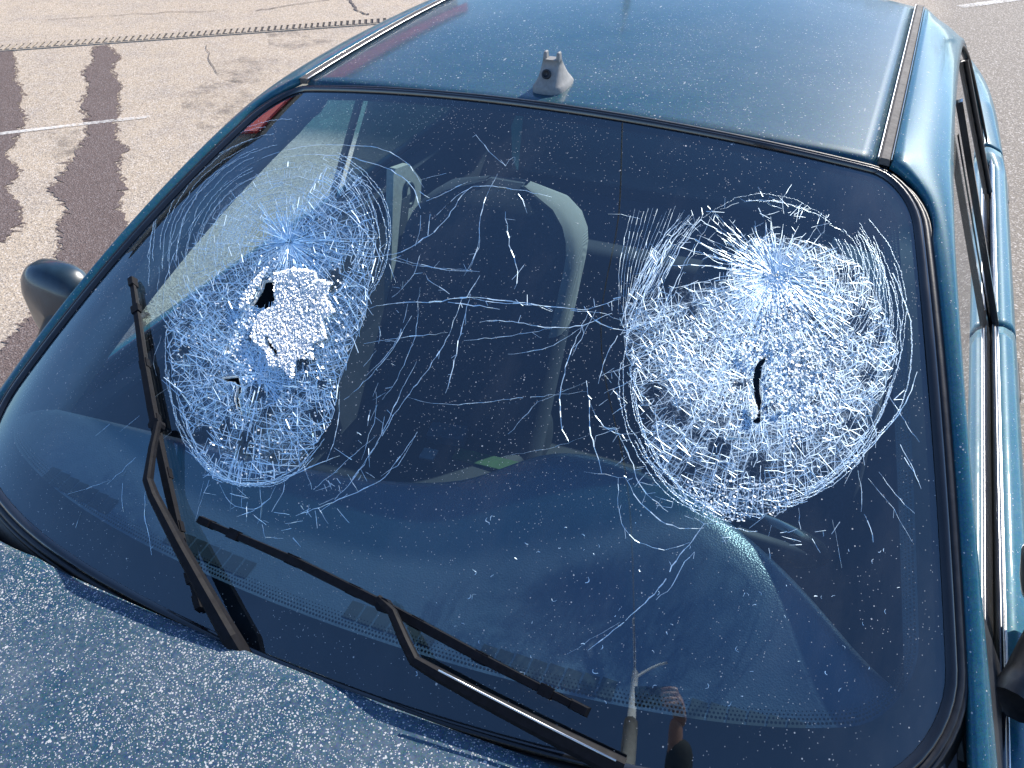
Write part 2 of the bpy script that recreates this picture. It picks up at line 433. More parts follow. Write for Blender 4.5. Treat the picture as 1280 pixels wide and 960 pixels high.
def inpoly(P, poly):
    P = np.asarray(P, float); x, y = P[:, 0], P[:, 1]; c = np.zeros(len(P), bool); poly = np.asarray(poly, float)
    j = len(poly)-1
    for i in range(len(poly)):
        xi, yi = poly[i]; xj, yj = poly[j]
        c ^= ((yi > y) != (yj > y)) & (x < (xj-xi)*(y-yi)/(yj-yi+1e-12)+xi); j = i
    return c
def slit(line, wd):
    line = np.array(line, float); d = np.gradient(line, axis=0); d /= np.linalg.norm(d, axis=1)[:, None]
    nrm = np.stack([-d[:, 1], d[:, 0]], 1); wd = np.interp(np.linspace(0, 1, len(line)), [0, .15, .85, 1], [.35, 1, 1, .3])*wd/2
    jit = rng.uniform(.6, 1.3, (2, len(line)))
    return np.concatenate([line+nrm*(wd*jit[0])[:, None], (line-nrm*(wd*jit[1])[:, None])[::-1]])
HOLES = [np.array([(330, 351), (338, 350), (346, 352), (345, 362), (342, 370), (344, 374), (338, 389), (331, 386), (322, 385), (314, 382), (320, 372), (326, 362)], float),
         slit([(332, 420), (337, 424), (337, 431), (343, 438), (347, 445), (351, 451)], 6.0),
         slit([(287, 429), (285, 436), (283, 442)], 4.5),
         slit([(278, 473), (287, 474), (296, 474), (299, 481), (299, 490), (296, 498), (298, 507), (302, 518)], 6.5),
         np.array([(964, 442), (958, 449), (953, 458), (952, 468), (950, 478), (951, 490), (953, 500), (951, 512), (952, 526), (946, 531), (940, 527), (946, 521), (945, 505), (942, 490), (941, 474), (944, 458), (950, 449), (959, 444)], float),
         slit([(905, 546), (922, 547), (936, 549), (942, 543), (943, 534)], 2.2)]
def build_windshield():
    pts = [tuple(p) for p in OUT]; n0 = len(pts)
    edges = [(i, (i+1) % n0) for i in range(n0)]
    holes_st = []
    for h in HOLES:
        s, t = gst2(h[:, 0], h[:, 1]); q = np.stack([s, t], 1); holes_st.append(q)
        k = len(pts); pts += [tuple(a) for a in q]; edges += [(k+i, k+(i+1) % len(q)) for i in range(len(q))]
    gs, gt = np.meshgrid(np.linspace(-.99, .99, 110), np.linspace(.01, .99, 70)); g = np.stack([gs.ravel(), gt.ravel()], 1)
    keep = inpoly(g, OUT*.995)
    for q in holes_st: keep &= ~inpoly(g, q)
    pts += [tuple(a) for a in g[keep]]
    vs, es, fs, *_ = delaunay_2d_cdt([Vector(p) for p in pts], edges, [], 0, 1e-7)
    vs = np.array([tuple(v) for v in vs]); cen = np.array([vs[list(f)].mean(0) for f in fs])
    ok = inpoly(cen, OUT)
    for q in holes_st: ok &= ~inpoly(cen, q)
    P = gsurf(vs[:, 0], vs[:, 1])
    F = [f for f, k in zip(fs, ok) if k]
    a, b, c = (P[list(q)] for q in zip(*[f[:3] for f in F]))
    if (np.cross(b-a, c-a)[:, 2]).mean() < 0: F = [tuple(f)[::-1] for f in F]
    o = mesh_obj('windshield', P, F, M['windshield'], car, True, label='windshield smashed in two places, with long cracks between')
    at = o.data.attributes.new('height_on_glass', 'FLOAT', 'POINT'); at.data.foreach_set('value', vs[:, 1].astype(np.float32)); return o
ws = build_windshield()

# frit: black ceramic border on the inside of the glass, with rows of dots along its inner edge
INN = outline(top=.988, bot=.066, side=.962, rx=.10, ry=.12, rxb=.10, ryb=.10)
mb = MB(); mb.grid(np.stack([gsurf(OUT[:, 0], OUT[:, 1], -.0025), gsurf(INN[:, 0], INN[:, 1], -.0025)], 1), close_u=True)
mb.build('frit_band', M['frit'], ws)
mb = MB()
cum = np.concatenate([INN, INN[:1]]); P3 = glass(cum[:, 0], cum[:, 1]); L = np.concatenate([[0], np.cumsum(np.linalg.norm(np.diff(P3, axis=0), axis=1))])
cen = INN.mean(0)
for row, (din, rad) in enumerate(((.0045, .0017), (.0090, .0014), (.0132, .0011), (.0170, .0008))):
    ks = np.arange(row % 2*.0023, L[-1], .0046)
    ss = np.interp(ks, L, cum[:, 0]); tt = np.interp(ks, L, cum[:, 1])
    s2 = np.interp(ks+1e-3, L, cum[:, 0]); t2 = np.interp(ks+1e-3, L, cum[:, 1])
    P = gsurf(ss, tt, -.0026); T = gsurf(s2, t2, -.0026)-P; T /= np.linalg.norm(T, axis=1)[:, None]
    n = gnorm(ss, tt); B = np.cross(n, T)
    P = P+B*din
    for p, a, b in zip(P, T, B):
        mb.add([p+rad*(a*math.cos(k*math.pi/3)+b*math.sin(k*math.pi/3)) for k in range(6)], [(0, 1, 2, 3, 4, 5)])
mb.build('frit_dot', M['frit'], ws, kind='stuff')

# rubber molding round the glass
def molding():
    P = glass(OUT[:, 0], OUT[:, 1]); n = gnorm(OUT[:, 0], OUT[:, 1]); T = np.roll(P, -1, 0)-np.roll(P, 1, 0); T /= np.linalg.norm(T, axis=1)[:, None]
    A = np.cross(T, n)      # outward
    A = A*(1-.42*np.clip((OUT[:, 1]-.90)/.10, 0, 1)**1.5)[:, None]      # narrower along the roof
    def sw(prof, nm, mat):
        m = MB(); m.sweep(P, list(zip(A, n)), prof, close=True); return m.build(nm, mat, ws, True)
    sw([(-.002, .0006), (.001, .004), (.005, .0062), (.009, .0055), (.011, .003)], 'windshield_molding', M['gloss_black'])
    sw([(.0108, .0025), (.0125, .0046), (.016, .0056), (.019, .0045), (.0205, .001)], 'windshield_molding', M['rubber'])
    sw([(.020, .0008), (.022, .0025), (.0255, .0022), (.028, -.004), (.044, -.016), (.0, -.018), (-.002, -.004)], 'windshield_gasket', M['rubber'])
molding()

# ---- crack geometry
class Web:
    def __init__(s): s.a = []; s.b = []; s.w = []
    def seg(s, p, q, wd):
        s.a.append(p); s.b.append(q); s.w.append(wd)
    def line(s, pts, wd, jit=1.2, step=7, spur=0.0, taper=True):
        pts = np.array(pts, float); d = np.concatenate([[0], np.cumsum(np.linalg.norm(np.diff(pts, axis=0), axis=1))])
        n = max(2, int(d[-1]/step)); k = np.linspace(0, d[-1], n+1)
        q = np.stack([np.interp(k, d, pts[:, 0]), np.interp(k, d, pts[:, 1])], 1)
        # soften corners
        for _ in range(2): q[1:-1] = (q[:-2]+2*q[1:-1]+q[2:])/4
        q[1:-1] += rng.normal(0, jit*.6, (len(q)-2, 2))
        for i in range(n):
            f = 1-.6*abs(2*(i+.5)/n-1)**2 if taper else 1
            if rng.random() < .015: continue
            s.seg(q[i], q[i+1], wd*f*rng.uniform(.55, 1.25))
            if rng.random() < spur:
                a = rng.uniform(0, 6.28); l = rng.uniform(3, 14); e = q[i]+l*np.array([math.cos(a), math.sin(a)])
                s.seg(q[i], e, wd*.5)
        return s
    def build(s, name, off=.0012):
        a = np.array(s.a); b = np.array(s.b); wd = np.array(s.w)
        sa, ta = gst2(a[:, 0], a[:, 1]); sb, tb = gst2(b[:, 0], b[:, 1])
        ok = inpoly(np.stack([sa, ta], 1), OUT*.985) & inpoly(np.stack([sb, tb], 1), OUT*.985)
        mid = (a+b)/2
        for h in HOLES: ok &= ~inpoly(mid, h) & ~inpoly(a, h)
        sa, ta, sb, tb, wd = sa[ok], ta[ok], sb[ok], tb[ok], wd[ok]
        A = gsurf(sa, ta, off); B = gsurf(sb, tb, off); n = gnorm(sa, ta)
        dist = np.linalg.norm(A-CAM, axis=1); hw = wd*dist/FPX/2
        d = B-A; d /= np.linalg.norm(d, axis=1)[:, None]+1e-12; sd = np.cross(d, n)
        ang = rng.normal(0, .30, len(A))
        wv = sd*np.cos(ang)[:, None]+n*np.sin(ang)[:, None]
        hw = hw/np.maximum(np.cos(ang), .5)
        lift = n*(np.abs(np.sin(ang))*hw)[:, None]
        A = A+lift; B = B+lift; o = wv*hw[:, None]
        Vt = np.stack([A-o, A+o, B+o*.8, B-o*.8], 1).reshape(-1, 3)
        Fc = np.arange(len(Vt)).reshape(-1, 4)
        return mesh_obj(name, Vt, Fc, M['crack'], ws, kind='stuff')
def voids(P, vs):
    m = np.zeros(len(P), bool)
    for x, y, rx, ry in vs: m |= ((P[:, 0]-x)/rx)**2+((P[:, 1]-y)/ry)**2 < 1
    return m
def rubble(web, poly, n, dens, wd, keep, vlist):
    poly = np.array(poly, float); lo, hi = poly.min(0), poly.max(0); P = []
    while len(P) < n:
        q = rng.uniform(lo, hi, (n, 2)); q = q[inpoly(q, poly)]; q = q[rng.random(len(q)) < dens(q)]; P += list(q)
    P = np.array(P[:n]); vs, es, *_ = delaunay_2d_cdt([Vector(p) for p in P], [], [], 0, 1e-6); vs = np.array([tuple(v) for v in vs])
    fs = _[0]; E = set()
    for f in fs:
        for i in range(3): E.add(tuple(sorted((f[i], f[(i+1) % 3]))))
    vd = voids(vs, vlist)
    for i, j in E:
        if np.linalg.norm(vs[i]-vs[j]) > 30: continue
        k = keep*(.15 if vd[i] or vd[j] else 1)
        if rng.random() < k: web.seg(vs[i], vs[j], wd*rng.uniform(.4, 1.3))
def spokes(web, hub, n, r0, rfun, wd, poly=None):
    for i in range(n):
        a = (i+rng.uniform(-.4, .4))*2*math.pi/n; r1 = rfun(a)*rng.uniform(.65, 1.15); ra = r0*rng.uniform(.6, 1.6)
        p = np.array(hub)+ra*np.array([math.cos(a), math.sin(a)]); a2 = a+rng.normal(0, .06)
        q = np.array(hub)+r1*np.array([math.cos(a2), math.sin(a2)])
        m = (p+q)/2+rng.normal(0, 1.5, 2)
        web.line([p, m, q], wd, .5, 8, taper=False)
def arc(web, c, rx, ry, a0, a1, wd, rot=0, jit=.8, miss=.0):
    n = max(6, int(abs(a1-a0)*max(rx, ry)/9)); A = np.linspace(R_(a0), R_(a1), n)
    x = rx*np.cos(A); y = ry*np.sin(A); cr, sr = math.cos(R_(rot)), math.sin(R_(rot))
    q = np.stack([c[0]+x*cr-y*sr, c[1]+x*sr+y*cr], 1)
    q += np.cumsum(rng.normal(0, .10, q.shape), 0)
    for i in range(n-1):
        if rng.random() < miss: continue
        web.seg(q[i], q[i+1], wd*rng.uniform(.6, 1.3))

BL = [(330, 300), (322, 275), (352, 262), (385, 235), (412, 205), (445, 205), (466, 235), (474, 280), (470, 330), (462, 380), (448, 420), (434, 455), (425, 490), (414, 530), (394, 560), (375, 585), (345, 600), (300, 606), (272, 606), (255, 590), (240, 550), (225, 510), (214, 470), (208, 430), (208, 395), (222, 375), (262, 345), (300, 320)]
BL_UP = [(208, 395), (222, 330), (255, 275), (295, 230), (340, 205), (410, 195), (412, 225), (380, 260), (330, 285), (300, 325), (250, 365)]
VL = [(428, 245, 9, 7), (430, 270, 7, 6), (420, 350, 10, 14), (380, 450, 12, 12), (322, 492, 14, 11), (325, 535, 11, 8), (256, 545, 11, 12), (283, 535, 6, 12), (307, 560, 10, 22), (337, 515, 8, 9), (372, 492, 9, 7), (230, 440, 9, 6), (404, 482, 6, 5), (270, 570, 12, 8), (345, 570, 10, 8), (212, 425, 5, 9), (236, 405, 8, 6), (316, 420, 5, 6), (395, 520, 12, 8), (435, 330, 8, 10)]
web = Web()
def radial_net(web, hub, poly, base, r0, rmax, wd, vlist, squash=1.0, ring=6.5, pr=.86, ps=.90, double=8.5, wob=1.0):
    """spokes running out from the blow, tied together by ring cracks; both share their joints, and new spokes start as the gaps widen"""
    hub = np.array(hub, float); n = base; r = r0; a = np.arange(n)*2*math.pi/n+rng.normal(0, .25*6.28/n, n); prev = None; sw = wd*rng.uniform(.65, 1.25, n); ph = rng.uniform(0, 6.28, 5)
    while r < rmax:
        if 2*math.pi*r/n > double*2:
            b = np.append(a, a[0]+2*math.pi); mid = (b[:-1]+b[1:])/2+rng.normal(0, .12, n)*np.diff(b); a = np.stack([a, mid], 1).ravel(); sw = np.stack([sw, wd*rng.uniform(.55, 1.1, n)], 1).ravel(); n *= 2
            if prev is not None: pb = np.vstack([prev, prev[:1]]); prev = np.stack([prev, (pb[:-1]+pb[1:])/2], 1).reshape(-1, 2)
        rr = r+wob*ring*(.45*np.sin(3*a+ph[0]+r*.02)+.3*np.sin(7*a+ph[1]-r*.03)+rng.normal(0, .22, n))
        P = hub+np.stack([rr*np.cos(a), rr*squash*np.sin(a)], 1); P += rng.normal(0, .11*ring, P.shape)*min(1, r/60); ins = inpoly(P, poly); vd = voids(P, vlist); nx = np.roll(P, -1, 0); rw = wd*rng.uniform(.6, 1.15); on = np.sin(a*rng.integers(1, 4)+rng.uniform(0, 6.28)) > -.75
        for j in range(n):
            if not ins[j]: continue
            q = .10 if vd[j] else 1.0
            if on[j] and rng.random() < pr*q: web.seg(P[j], nx[j], rw*rng.uniform(.85, 1.1))
            if prev is not None and rng.random() < ps*max(q, .3): web.seg(prev[j], P[j], sw[j])
        prev = P; a = a+rng.normal(0, .05, n)*2*math.pi/n; r += ring*rng.uniform(.7, 1.3)*(1+r/600)
radial_net(web, (362, 303), BL, 46, 7, 330, .95, VL, ring=5.2, double=4.8)
radial_net(web, (325, 470), BL, 26, 12, 200, .95, VL, 1.15, ring=8, double=8, wob=1.6)
rubble(web, BL, 1900, lambda q: np.clip(1.1-np.hypot(q[:, 0]-325, q[:, 1]-415)/200, .14, 1), .70, .74, VL)
radial_net(web, (362, 303), BL_UP, 48, 16, 190, .55, [], ring=5.4, pr=.8, ps=.5, double=6)
spokes(web, (362, 303), 110, 5, lambda a: 58+14*math.sin(a)+9*math.sin(5*a), .85)
spokes(web, (362, 303), 60, 4, lambda a: 28, 1.2)
for i in range(26):      # fine rings in the upper left of the patch
    r = 60+i*5.3+rng.uniform(-2, 2)
    arc(web, (372+rng.uniform(-4, 4), 330), r*.98, r*.94, rng.uniform(170, 190), rng.uniform(235, 275), .62, 0, miss=.10)
for i in range(9): arc(web, (380, 300), 70+i*5.5, 80+i*4.5, rng.uniform(-75, -60), rng.uniform(10, 60), .85, miss=.12)
for i in range(9): # hem of the left patch
    r = i*1.1; arc(web, (335, 405), 118+r+rng.uniform(-3, 3), 198+r, rng.uniform(40, 95), rng.uniform(120, 180), 1.0, 8, miss=.15)
BR = [(905, 345), (868, 352), (820, 372), (782, 375), (777, 400), (781, 440), (792, 490), (803, 540), (815, 590), (850, 625), (880, 650), (930, 652), (985, 640), (1040, 610), (1078, 575), (1092, 520), (1112, 478), (1124, 440), (1110, 400), (1095, 360), (1075, 330), (1040, 308), (1005, 300), (970, 292), (935, 300), (915, 320)]
VR = [(880, 325, 34, 14), (870, 350, 30, 10), (845, 372, 18, 9), (866, 390, 9, 10), (1065, 530, 10, 8), (1000, 555, 8, 11), (1058, 345, 14, 12), (985, 392, 6, 8), (1015, 395, 5, 6), (818, 490, 13, 11), (835, 515, 11, 9), (805, 520, 12, 14), (852, 525, 8, 10), (875, 545, 10, 7), (1085, 470, 10, 12), (1100, 420, 10, 14), (1075, 400, 12, 20), (925, 480, 12, 4), (965, 510, 10, 4), (1020, 500, 6, 6), (900, 560, 16, 10), (950, 585, 14, 16), (860, 590, 14, 10), (1030, 590, 10, 6)]
radial_net(web, (970, 345), BR, 52, 7, 340, .68, VR, ring=5.0, double=4.6)
radial_net(web, (930, 470), BR, 28, 14, 220, .64, VR, 1.0, ring=8, double=8, wob=1.6)
rubble(web, BR, 2200, lambda q: np.clip(1.1-np.hypot((q[:, 0]-925)*.9, q[:, 1]-440)/200, .12, 1), .55, .72, VR)
spokes(web, (970, 345), 120, 5, lambda a: 66+26*math.sin(a)-8*math.cos(a), .66)
spokes(web, (970, 345), 70, 4, lambda a: 34, 1.0)
for i in range(34):      # bright spokes fanning down from the right hub
    a = R_(rng.uniform(20, 150)); l = rng.uniform(60, 120); h = np.array([970., 345.]); e = h+l*np.array([math.cos(a), math.sin(a)]); web.line([h+10*(e-h)/l, (h+e)/2+rng.normal(0, 2, 2), e], .85, .6, 8, .05)
for i in range(46):      # feathers above the right hub
    a = R_(rng.uniform(195, 330)); r0 = rng.uniform(25, 50); r1 = rng.uniform(58, 95)*(1+.35*(math.cos(a) < -.5))
    h = np.array([970., 345.]); e = h+r1*np.array([math.cos(a), math.sin(a)*.78]); st = h+r0*np.array([math.cos(a), math.sin(a)*.8])
    web.line([st, (st+e)/2+rng.normal(0, 3, 2), e], .68, .8, 7, .25)
for i in range(30):      # bundle of long arcs left of the right patch
    o = rng.uniform(-1, 1)*26; k = rng.uniform(-8, 8)
    pts = [(872+o*.8, 274+k), (846+o, 306), (828+o, 340), (812+o*1.1, 372), (796+o*.9, 408)]
    a = int(rng.integers(0, 2)); b = int(rng.integers(4, 6)); web.line(pts[a:b], rng.choice([.45, .6, .8, 1.0]), 1.2, 8, .12)
for i in range(13):
    o = i*7.5; web.line([(788+o*.75, 272-rng.uniform(0, 16)), (780+o*.65, 300), (774+o*.5, 335), (773+o*.35, 372+rng.uniform(0, 20))], .48, .5, 9)
for i in range(8):      # rim of the right patch
    r = rng.uniform(-9, 9); arc(web, (955, 470), 172+r, 186+r, rng.uniform(95, 140), rng.uniform(150, 215), .95, -6, miss=.15)
for i in range(9):
    r = rng.uniform(-6, 8); arc(web, (960, 430), 158+r, 200+r, rng.uniform(8, 40), rng.uniform(55, 92), .85, 6, miss=.12)
for i in range(26):      # close fine rings on the right shoulder
    r = 62+i*3.1; arc(web, (965, 350), r, r*.92, rng.uniform(-38, -20), rng.uniform(0, 55), .55, miss=.25)
for i in range(10):
    r = rng.uniform(120, 165); arc(web, (968, 395), r, r*1.05, rng.uniform(-45, -10), rng.uniform(20, 60), .7, miss=.35)
arc(web, (955, 430), 184, 175, -30, 60, 1.3, miss=.1); arc(web, (950, 425), 178, 172, -25, 55, .9, miss=.2)
arc(web, (945, 455), 150, 203, 205, 300, .4, miss=.45); arc(web, (955, 455), 160, 205, 262, 300, .9, miss=.5)
web.build('crack_web')

LONG = [  # single running cracks: (points, width, spurs)
    ([(455, 386), (500, 378), (545, 378), (580, 371), (640, 377), (690, 384), (735, 388), (775, 374)], 1.5, .15), ([(583, 371), (620, 380), (670, 380), (690, 390)], 1.2, .2), ([(560, 378), (600, 383), (625, 387)], 1.4, .1),
    ([(600, 403), (640, 402), (680, 410), (720, 410), (765, 392)], 1.3, .15), ([(455, 430), (520, 420), (560, 416)], .8, 0), ([(580, 426), (640, 420), (690, 411)], .8, .05), ([(730, 383), (740, 400), (755, 408), (790, 414)], 1., .15), ([(713, 388), (740, 390), (775, 400)], .8, .1), ([(635, 443), (680, 438), (715, 418), (735, 405)], .7, 0),
    ([(588, 368), (580, 400), (570, 440), (564, 470), (557, 492)], 1.2, .12), ([(578, 372), (566, 410), (550, 440), (530, 470), (505, 500), (480, 540), (455, 580), (432, 612), (400, 640)], 1.1, .08), ([(600, 345), (584, 372)], .9, 0), ([(521, 452), (505, 482), (470, 560), (440, 600)], .9, .05), ([(510, 380), (500, 420), (480, 450), (458, 470)], .9, .1), ([(525, 360), (520, 420), (500, 470), (478, 500)], .8, .05), ([(515, 395), (490, 440), (455, 480), (430, 500)], 1.1, .1),
    ([(470, 490), (472, 520), (458, 555), (452, 575)], .8, .1), ([(520, 545), (508, 560), (480, 600), (440, 618), (400, 635), (370, 645)], 1.1, .12), ([(522, 540), (500, 580), (470, 600)], .6, 0), ([(425, 490), (424, 525), (416, 560), (408, 578)], .9, .05), ([(425, 570), (405, 578), (380, 588), (352, 600)], 1.5, .25), ([(440, 575), (418, 560)], .8, .1), ([(392, 612), (420, 590), (440, 570), (470, 545)], .7, .05),
    ([(510, 497), (540, 505), (580, 506), (630, 500), (680, 495), (735, 490)], .6, .02), ([(635, 543), (655, 522), (672, 503)], .7, .1), ([(670, 503), (700, 492), (735, 477)], .35, 0), ([(630, 571), (690, 560), (740, 543)], .3, 0),
    ([(735, 392), (722, 420), (708, 455), (700, 490), (702, 520), (700, 535), (711, 552)], 1.2, .1), ([(745, 388), (728, 420), (715, 445)], .8, .05), ([(772, 420), (757, 445), (748, 480)], 1., .12), ([(733, 476), (738, 505), (736, 530), (745, 565), (752, 592)], 1.2, .15), ([(738, 505), (750, 530), (770, 545), (800, 540)], .9, .15), ([(752, 470), (790, 455)], .7, .3), ([(755, 492), (780, 480), (800, 470)], .7, .2), ([(745, 545), (775, 535)], .8, .2),
    ([(773, 597), (772, 625), (776, 655), (790, 675), (830, 690), (862, 678)], .9, .05), ([(780, 595), (800, 630), (830, 655), (850, 662), (880, 660)], 1.3, .2), ([(770, 535), (785, 565), (800, 610), (835, 640)], 1.1, .2), ([(730, 590), (770, 596), (790, 600)], .5, .05),
    ([(880, 655), (862, 680), (845, 700), (832, 725), (812, 748), (782, 776)], 1.4, .2), ([(868, 690), (855, 700), (838, 738), (820, 750)], .9, .12), ([(780, 778), (735, 813)], 1.2, .05), ([(775, 778), (708, 818)], .3, 0),
    ([(1146, 465), (1140, 490), (1120, 522), (1098, 548), (1078, 570)], 1.2, .15), ([(1105, 486), (1122, 512), (1135, 535), (1149, 553)], .8, .05), ([(1117, 500), (1130, 488)], 1., .2), ([(1125, 556), (1138, 580), (1153, 619)], 1.1, .02), ([(1130, 572), (1142, 590)], 1.0, 0), ([(1098, 590), (1118, 618), (1143, 642)], .6, .02), ([(1085, 598), (1120, 640), (1140, 678)], .6, .05), ([(1072, 588), (1078, 620), (1076, 640)], .7, .02), ([(1080, 643), (1090, 662), (1091, 678)], 1., .05), ([(998, 635), (1001, 662)], .7, .02), ([(1085, 515), (1095, 535), (1094, 560)], .8, .2), ([(1040, 650), (1048, 690), (1052, 710)], .3, 0),
    ([(595, 169), (612, 192), (632, 207)], .8, .05), ([(632, 208), (644, 190), (648, 196), (640, 207)], .4, 0), ([(632, 208), (626, 200)], .5, 0), ([(622, 218), (606, 250), (598, 280), (600, 300), (590, 330), (580, 345)], .9, .12), ([(632, 265), (636, 300), (646, 335), (650, 345), (643, 362)], .9, .25), ([(648, 243), (658, 256), (659, 267)], .8, .05), ([(655, 332), (640, 350)], .9, .1), ([(600, 300), (595, 320), (585, 340)], .7, .1),
    ([(300, 214), (330, 196), (372, 184), (420, 181), (470, 184), (500, 196), (520, 214), (530, 235)], .9, .02), ([(340, 200), (390, 193), (430, 195), (470, 205), (500, 218), (516, 232), (525, 255), (527, 285), (519, 308)], 1.1, .05), ([(525, 240), (535, 250), (537, 248)], .9, .2), ([(436, 318), (470, 322), (500, 317), (530, 300), (555, 280), (572, 250), (590, 234)], 1.2, .1), ([(533, 252), (560, 240), (585, 228)], 1.1, .15), ([(540, 275), (560, 255), (580, 238), (600, 232), (650, 238), (690, 247)], 1.0, .05), ([(538, 268), (535, 295)], 1., .2), ([(526, 225), (558, 217)], .6, 0), ([(495, 322), (520, 330), (560, 338), (600, 340)], .9, .15), ([(500, 328), (530, 334), (585, 338)], .7, .1), ([(525, 320), (515, 350), (490, 372)], .8, .15), ([(535, 350), (562, 368)], .9, .2),
    ([(158, 588), (152, 605), (155, 640)], .8, 0), ([(183, 612), (181, 640), (185, 668), (190, 694)], 1., .2), ([(275, 606), (282, 622), (296, 634), (318, 640), (335, 628), (345, 608)], .9, .2), ([(262, 600), (252, 625), (244, 652)], .7, .05), ([(255, 602), (248, 630)], .5, 0), ([(290, 608), (288, 640)], .5, .1), ([(325, 605), (328, 640), (322, 655)], .8, .2), ([(305, 604), (302, 634)], .6, .1), ([(355, 598), (358, 610), (340, 640)], .8, .1), ([(380, 580), (390, 612)], .6, .05), ([(186, 508), (200, 560), (215, 600)], .5, .05), ([(196, 470), (190, 450), (202, 420)], .5, 0), ([(205, 398), (206, 350), (222, 310), (248, 268), (285, 226)], .7, .03), ([(196, 390), (200, 330), (240, 265)], .4, 0), ([(215, 540), (188, 560)], .6, 0), ([(218, 480), (190, 500)], .5, 0),
    ([(760, 268), (785, 269), (800, 274)], .6, 0), ([(900, 262), (930, 252), (960, 250), (990, 256), (1012, 266)], .7, .3), ([(876, 275), (900, 290), (930, 312)], 1.0, .1), ([(842, 307), (862, 312), (885, 320), (910, 328), (940, 338)], 1.3, .25), ([(840, 332), (880, 332), (910, 336), (945, 340)], 1.3, .2), ([(835, 360), (870, 355), (910, 345), (950, 342)], 1.1, .2), ([(852, 294), (880, 305), (905, 320), (945, 340)], 1.1, .2), ([(824, 350), (822, 390)], 1.4, .1), ([(832, 385), (838, 360)], .8, .1), ([(760, 376), (776, 372)], 1., .3),
    ([(95, 660), (102, 640)], .4, 0), ([(120, 545), (138, 530)], .6, 0), ([(150, 540), (175, 520)], .5, 0), ([(135, 605), (170, 572)], .5, 0), ([(85, 618), (140, 600)], .35, 0)]
lw = Web()
for pts, wd, sp in LONG: lw.line(pts, wd, 1.0, 8, sp)
for i in range(150):     # loose slivers round both patches
    if rng.random() < .5: c = np.array([345, 420]); a = R_(rng.uniform(-60, 130)); r = np.array([125, 205])*rng.uniform(1.0, 1.25)
    else: c = np.array([955, 465]); a = R_(rng.uniform(60, 300)); r = np.array([172, 190])*rng.uniform(1.0, 1.18)
    p = c+r*np.array([math.cos(a), math.sin(a)]); b = a+rng.choice([0, 1.57])+rng.normal(0, .4); l = rng.uniform(5, 26)
    lw.line([p, p+l*np.array([math.cos(b), math.sin(b)])], rng.uniform(.35, .9), .5, 6)
for i in range(70):      # short scratches and stuck splinters on the lower glass
    p = rng.uniform([520, 640], [1130, 880]); b = rng.uniform(0, 6.28); l = rng.uniform(2, 8)
    lw.line([p, p+l*np.array([math.cos(b), math.sin(b)]), p+l*np.array([math.cos(b+.8), math.sin(b+.8)])], rng.uniform(.5, 1.1), .4, 3)
lw.build('long_crack', .0008)

# the finest crackle between the drawn cracks: a layer in the glass whose cell edges catch the light
def crackle_mat():
    n = N('fine_crackle')
    den = n('ShaderNodeAttribute', _attribute_name='crackle').outputs['Fac']
    den = n.math('MULTIPLY', den, n.ramp(n.noise(22, 3, .6), [(.30, .35), (.60, 1.)]))
    warp = n('ShaderNodeMix', _data_type='VECTOR'); warp.inputs[0].default_value = .006
    n.t.links.new(n.coord(), warp.inputs[4]); n.t.links.new(n('ShaderNodeTexNoise', Vector=n.coord(), Scale=60.0).outputs['Color'], warp.inputs[5])
    def edges(sc, wd):
        v = n('ShaderNodeTexVoronoi', _feature='DISTANCE_TO_EDGE', Vector=warp.outputs[1], Scale=sc).outputs[0]
        return n.ramp(v, [(0., 1.), (wd, 0.)])
    e = n.math('MAXIMUM', n.math('MULTIPLY', edges(150, .075), .95), n.math('MULTIPLY', edges(310, .13), n.math('MULTIPLY', den, .9)))
    a = n.math('ADD', n.math('MULTIPLY', e, n.math('MINIMUM', n.math('MULTIPLY', den, 1.5), 1.)), n.math('MULTIPLY', n.math('POWER', den, 2.0), .16), True)
    gl = n('ShaderNodeBsdfAnisotropic', Color=(.80, .93, 1.0, 1), Roughness=.45)
    df = n('ShaderNodeBsdfDiffuse', Color=(.54, .80, 1.0, 1))
    return n.done(n.mix(a, n('ShaderNodeBsdfTransparent').outputs[0], n.mix(.35, gl.outputs[0], df.outputs[0])))
M['crackle'] = crackle_mat()
def crackle(poly, hub, cen, rh, rc, vl):
    poly = np.array(poly, float); lo, hi = poly.min(0), poly.max(0); g = np.stack(np.meshgrid(np.arange(lo[0], hi[0], 7), np.arange(lo[1], hi[1], 7)), -1).reshape(-1, 2); g = g[inpoly(g, poly)]
    pts = [Vector(p) for p in poly]+[Vector(p) for p in g]; ed = [(i, (i+1) % len(poly)) for i in range(len(poly))]; extra = []
    for h in HOLES:
        if inpoly(h[:1], poly)[0]: k = len(pts); pts += [Vector(p) for p in h]; ed += [(k+i, k+(i+1) % len(h)) for i in range(len(h))]; extra.append(h)
    vs, es, fs, *_ = delaunay_2d_cdt(pts, ed, [], 0, 1e-6); vs = np.array([tuple(v) for v in vs]); c = np.array([vs[list(f)].mean(0) for f in fs]); ok = inpoly(c, poly)
    for h in extra: ok &= ~inpoly(c, h)
    s, t = gst2(vs[:, 0], vs[:, 1]); o = mesh_obj('fine_crackle', gsurf(s, t, .0005), [f for f, k in zip(fs, ok) if k], M['crackle'], ws, True, kind='stuff')
    d = np.maximum(np.exp(-(np.hypot(*(vs-hub).T)/rh)**2), .85*np.exp(-(np.hypot(*(vs-cen).T)/rc)**2)); q = np.roll(poly, -1, 0)
    dist = np.min([np.linalg.norm(vs-(a+np.clip(((vs-a)@(b-a))/((b-a)@(b-a)+1e-9), 0, 1)[:, None]*(b-a)), axis=1) for a, b in zip(poly, q)], 0)
    d = (.30+.70*d)*np.clip(dist/16, 0, 1); d[voids(vs, vl)] *= .15
    at = o.data.attributes.new('crackle', 'FLOAT', 'POINT'); at.data.foreach_set('value', d.astype(np.float32))
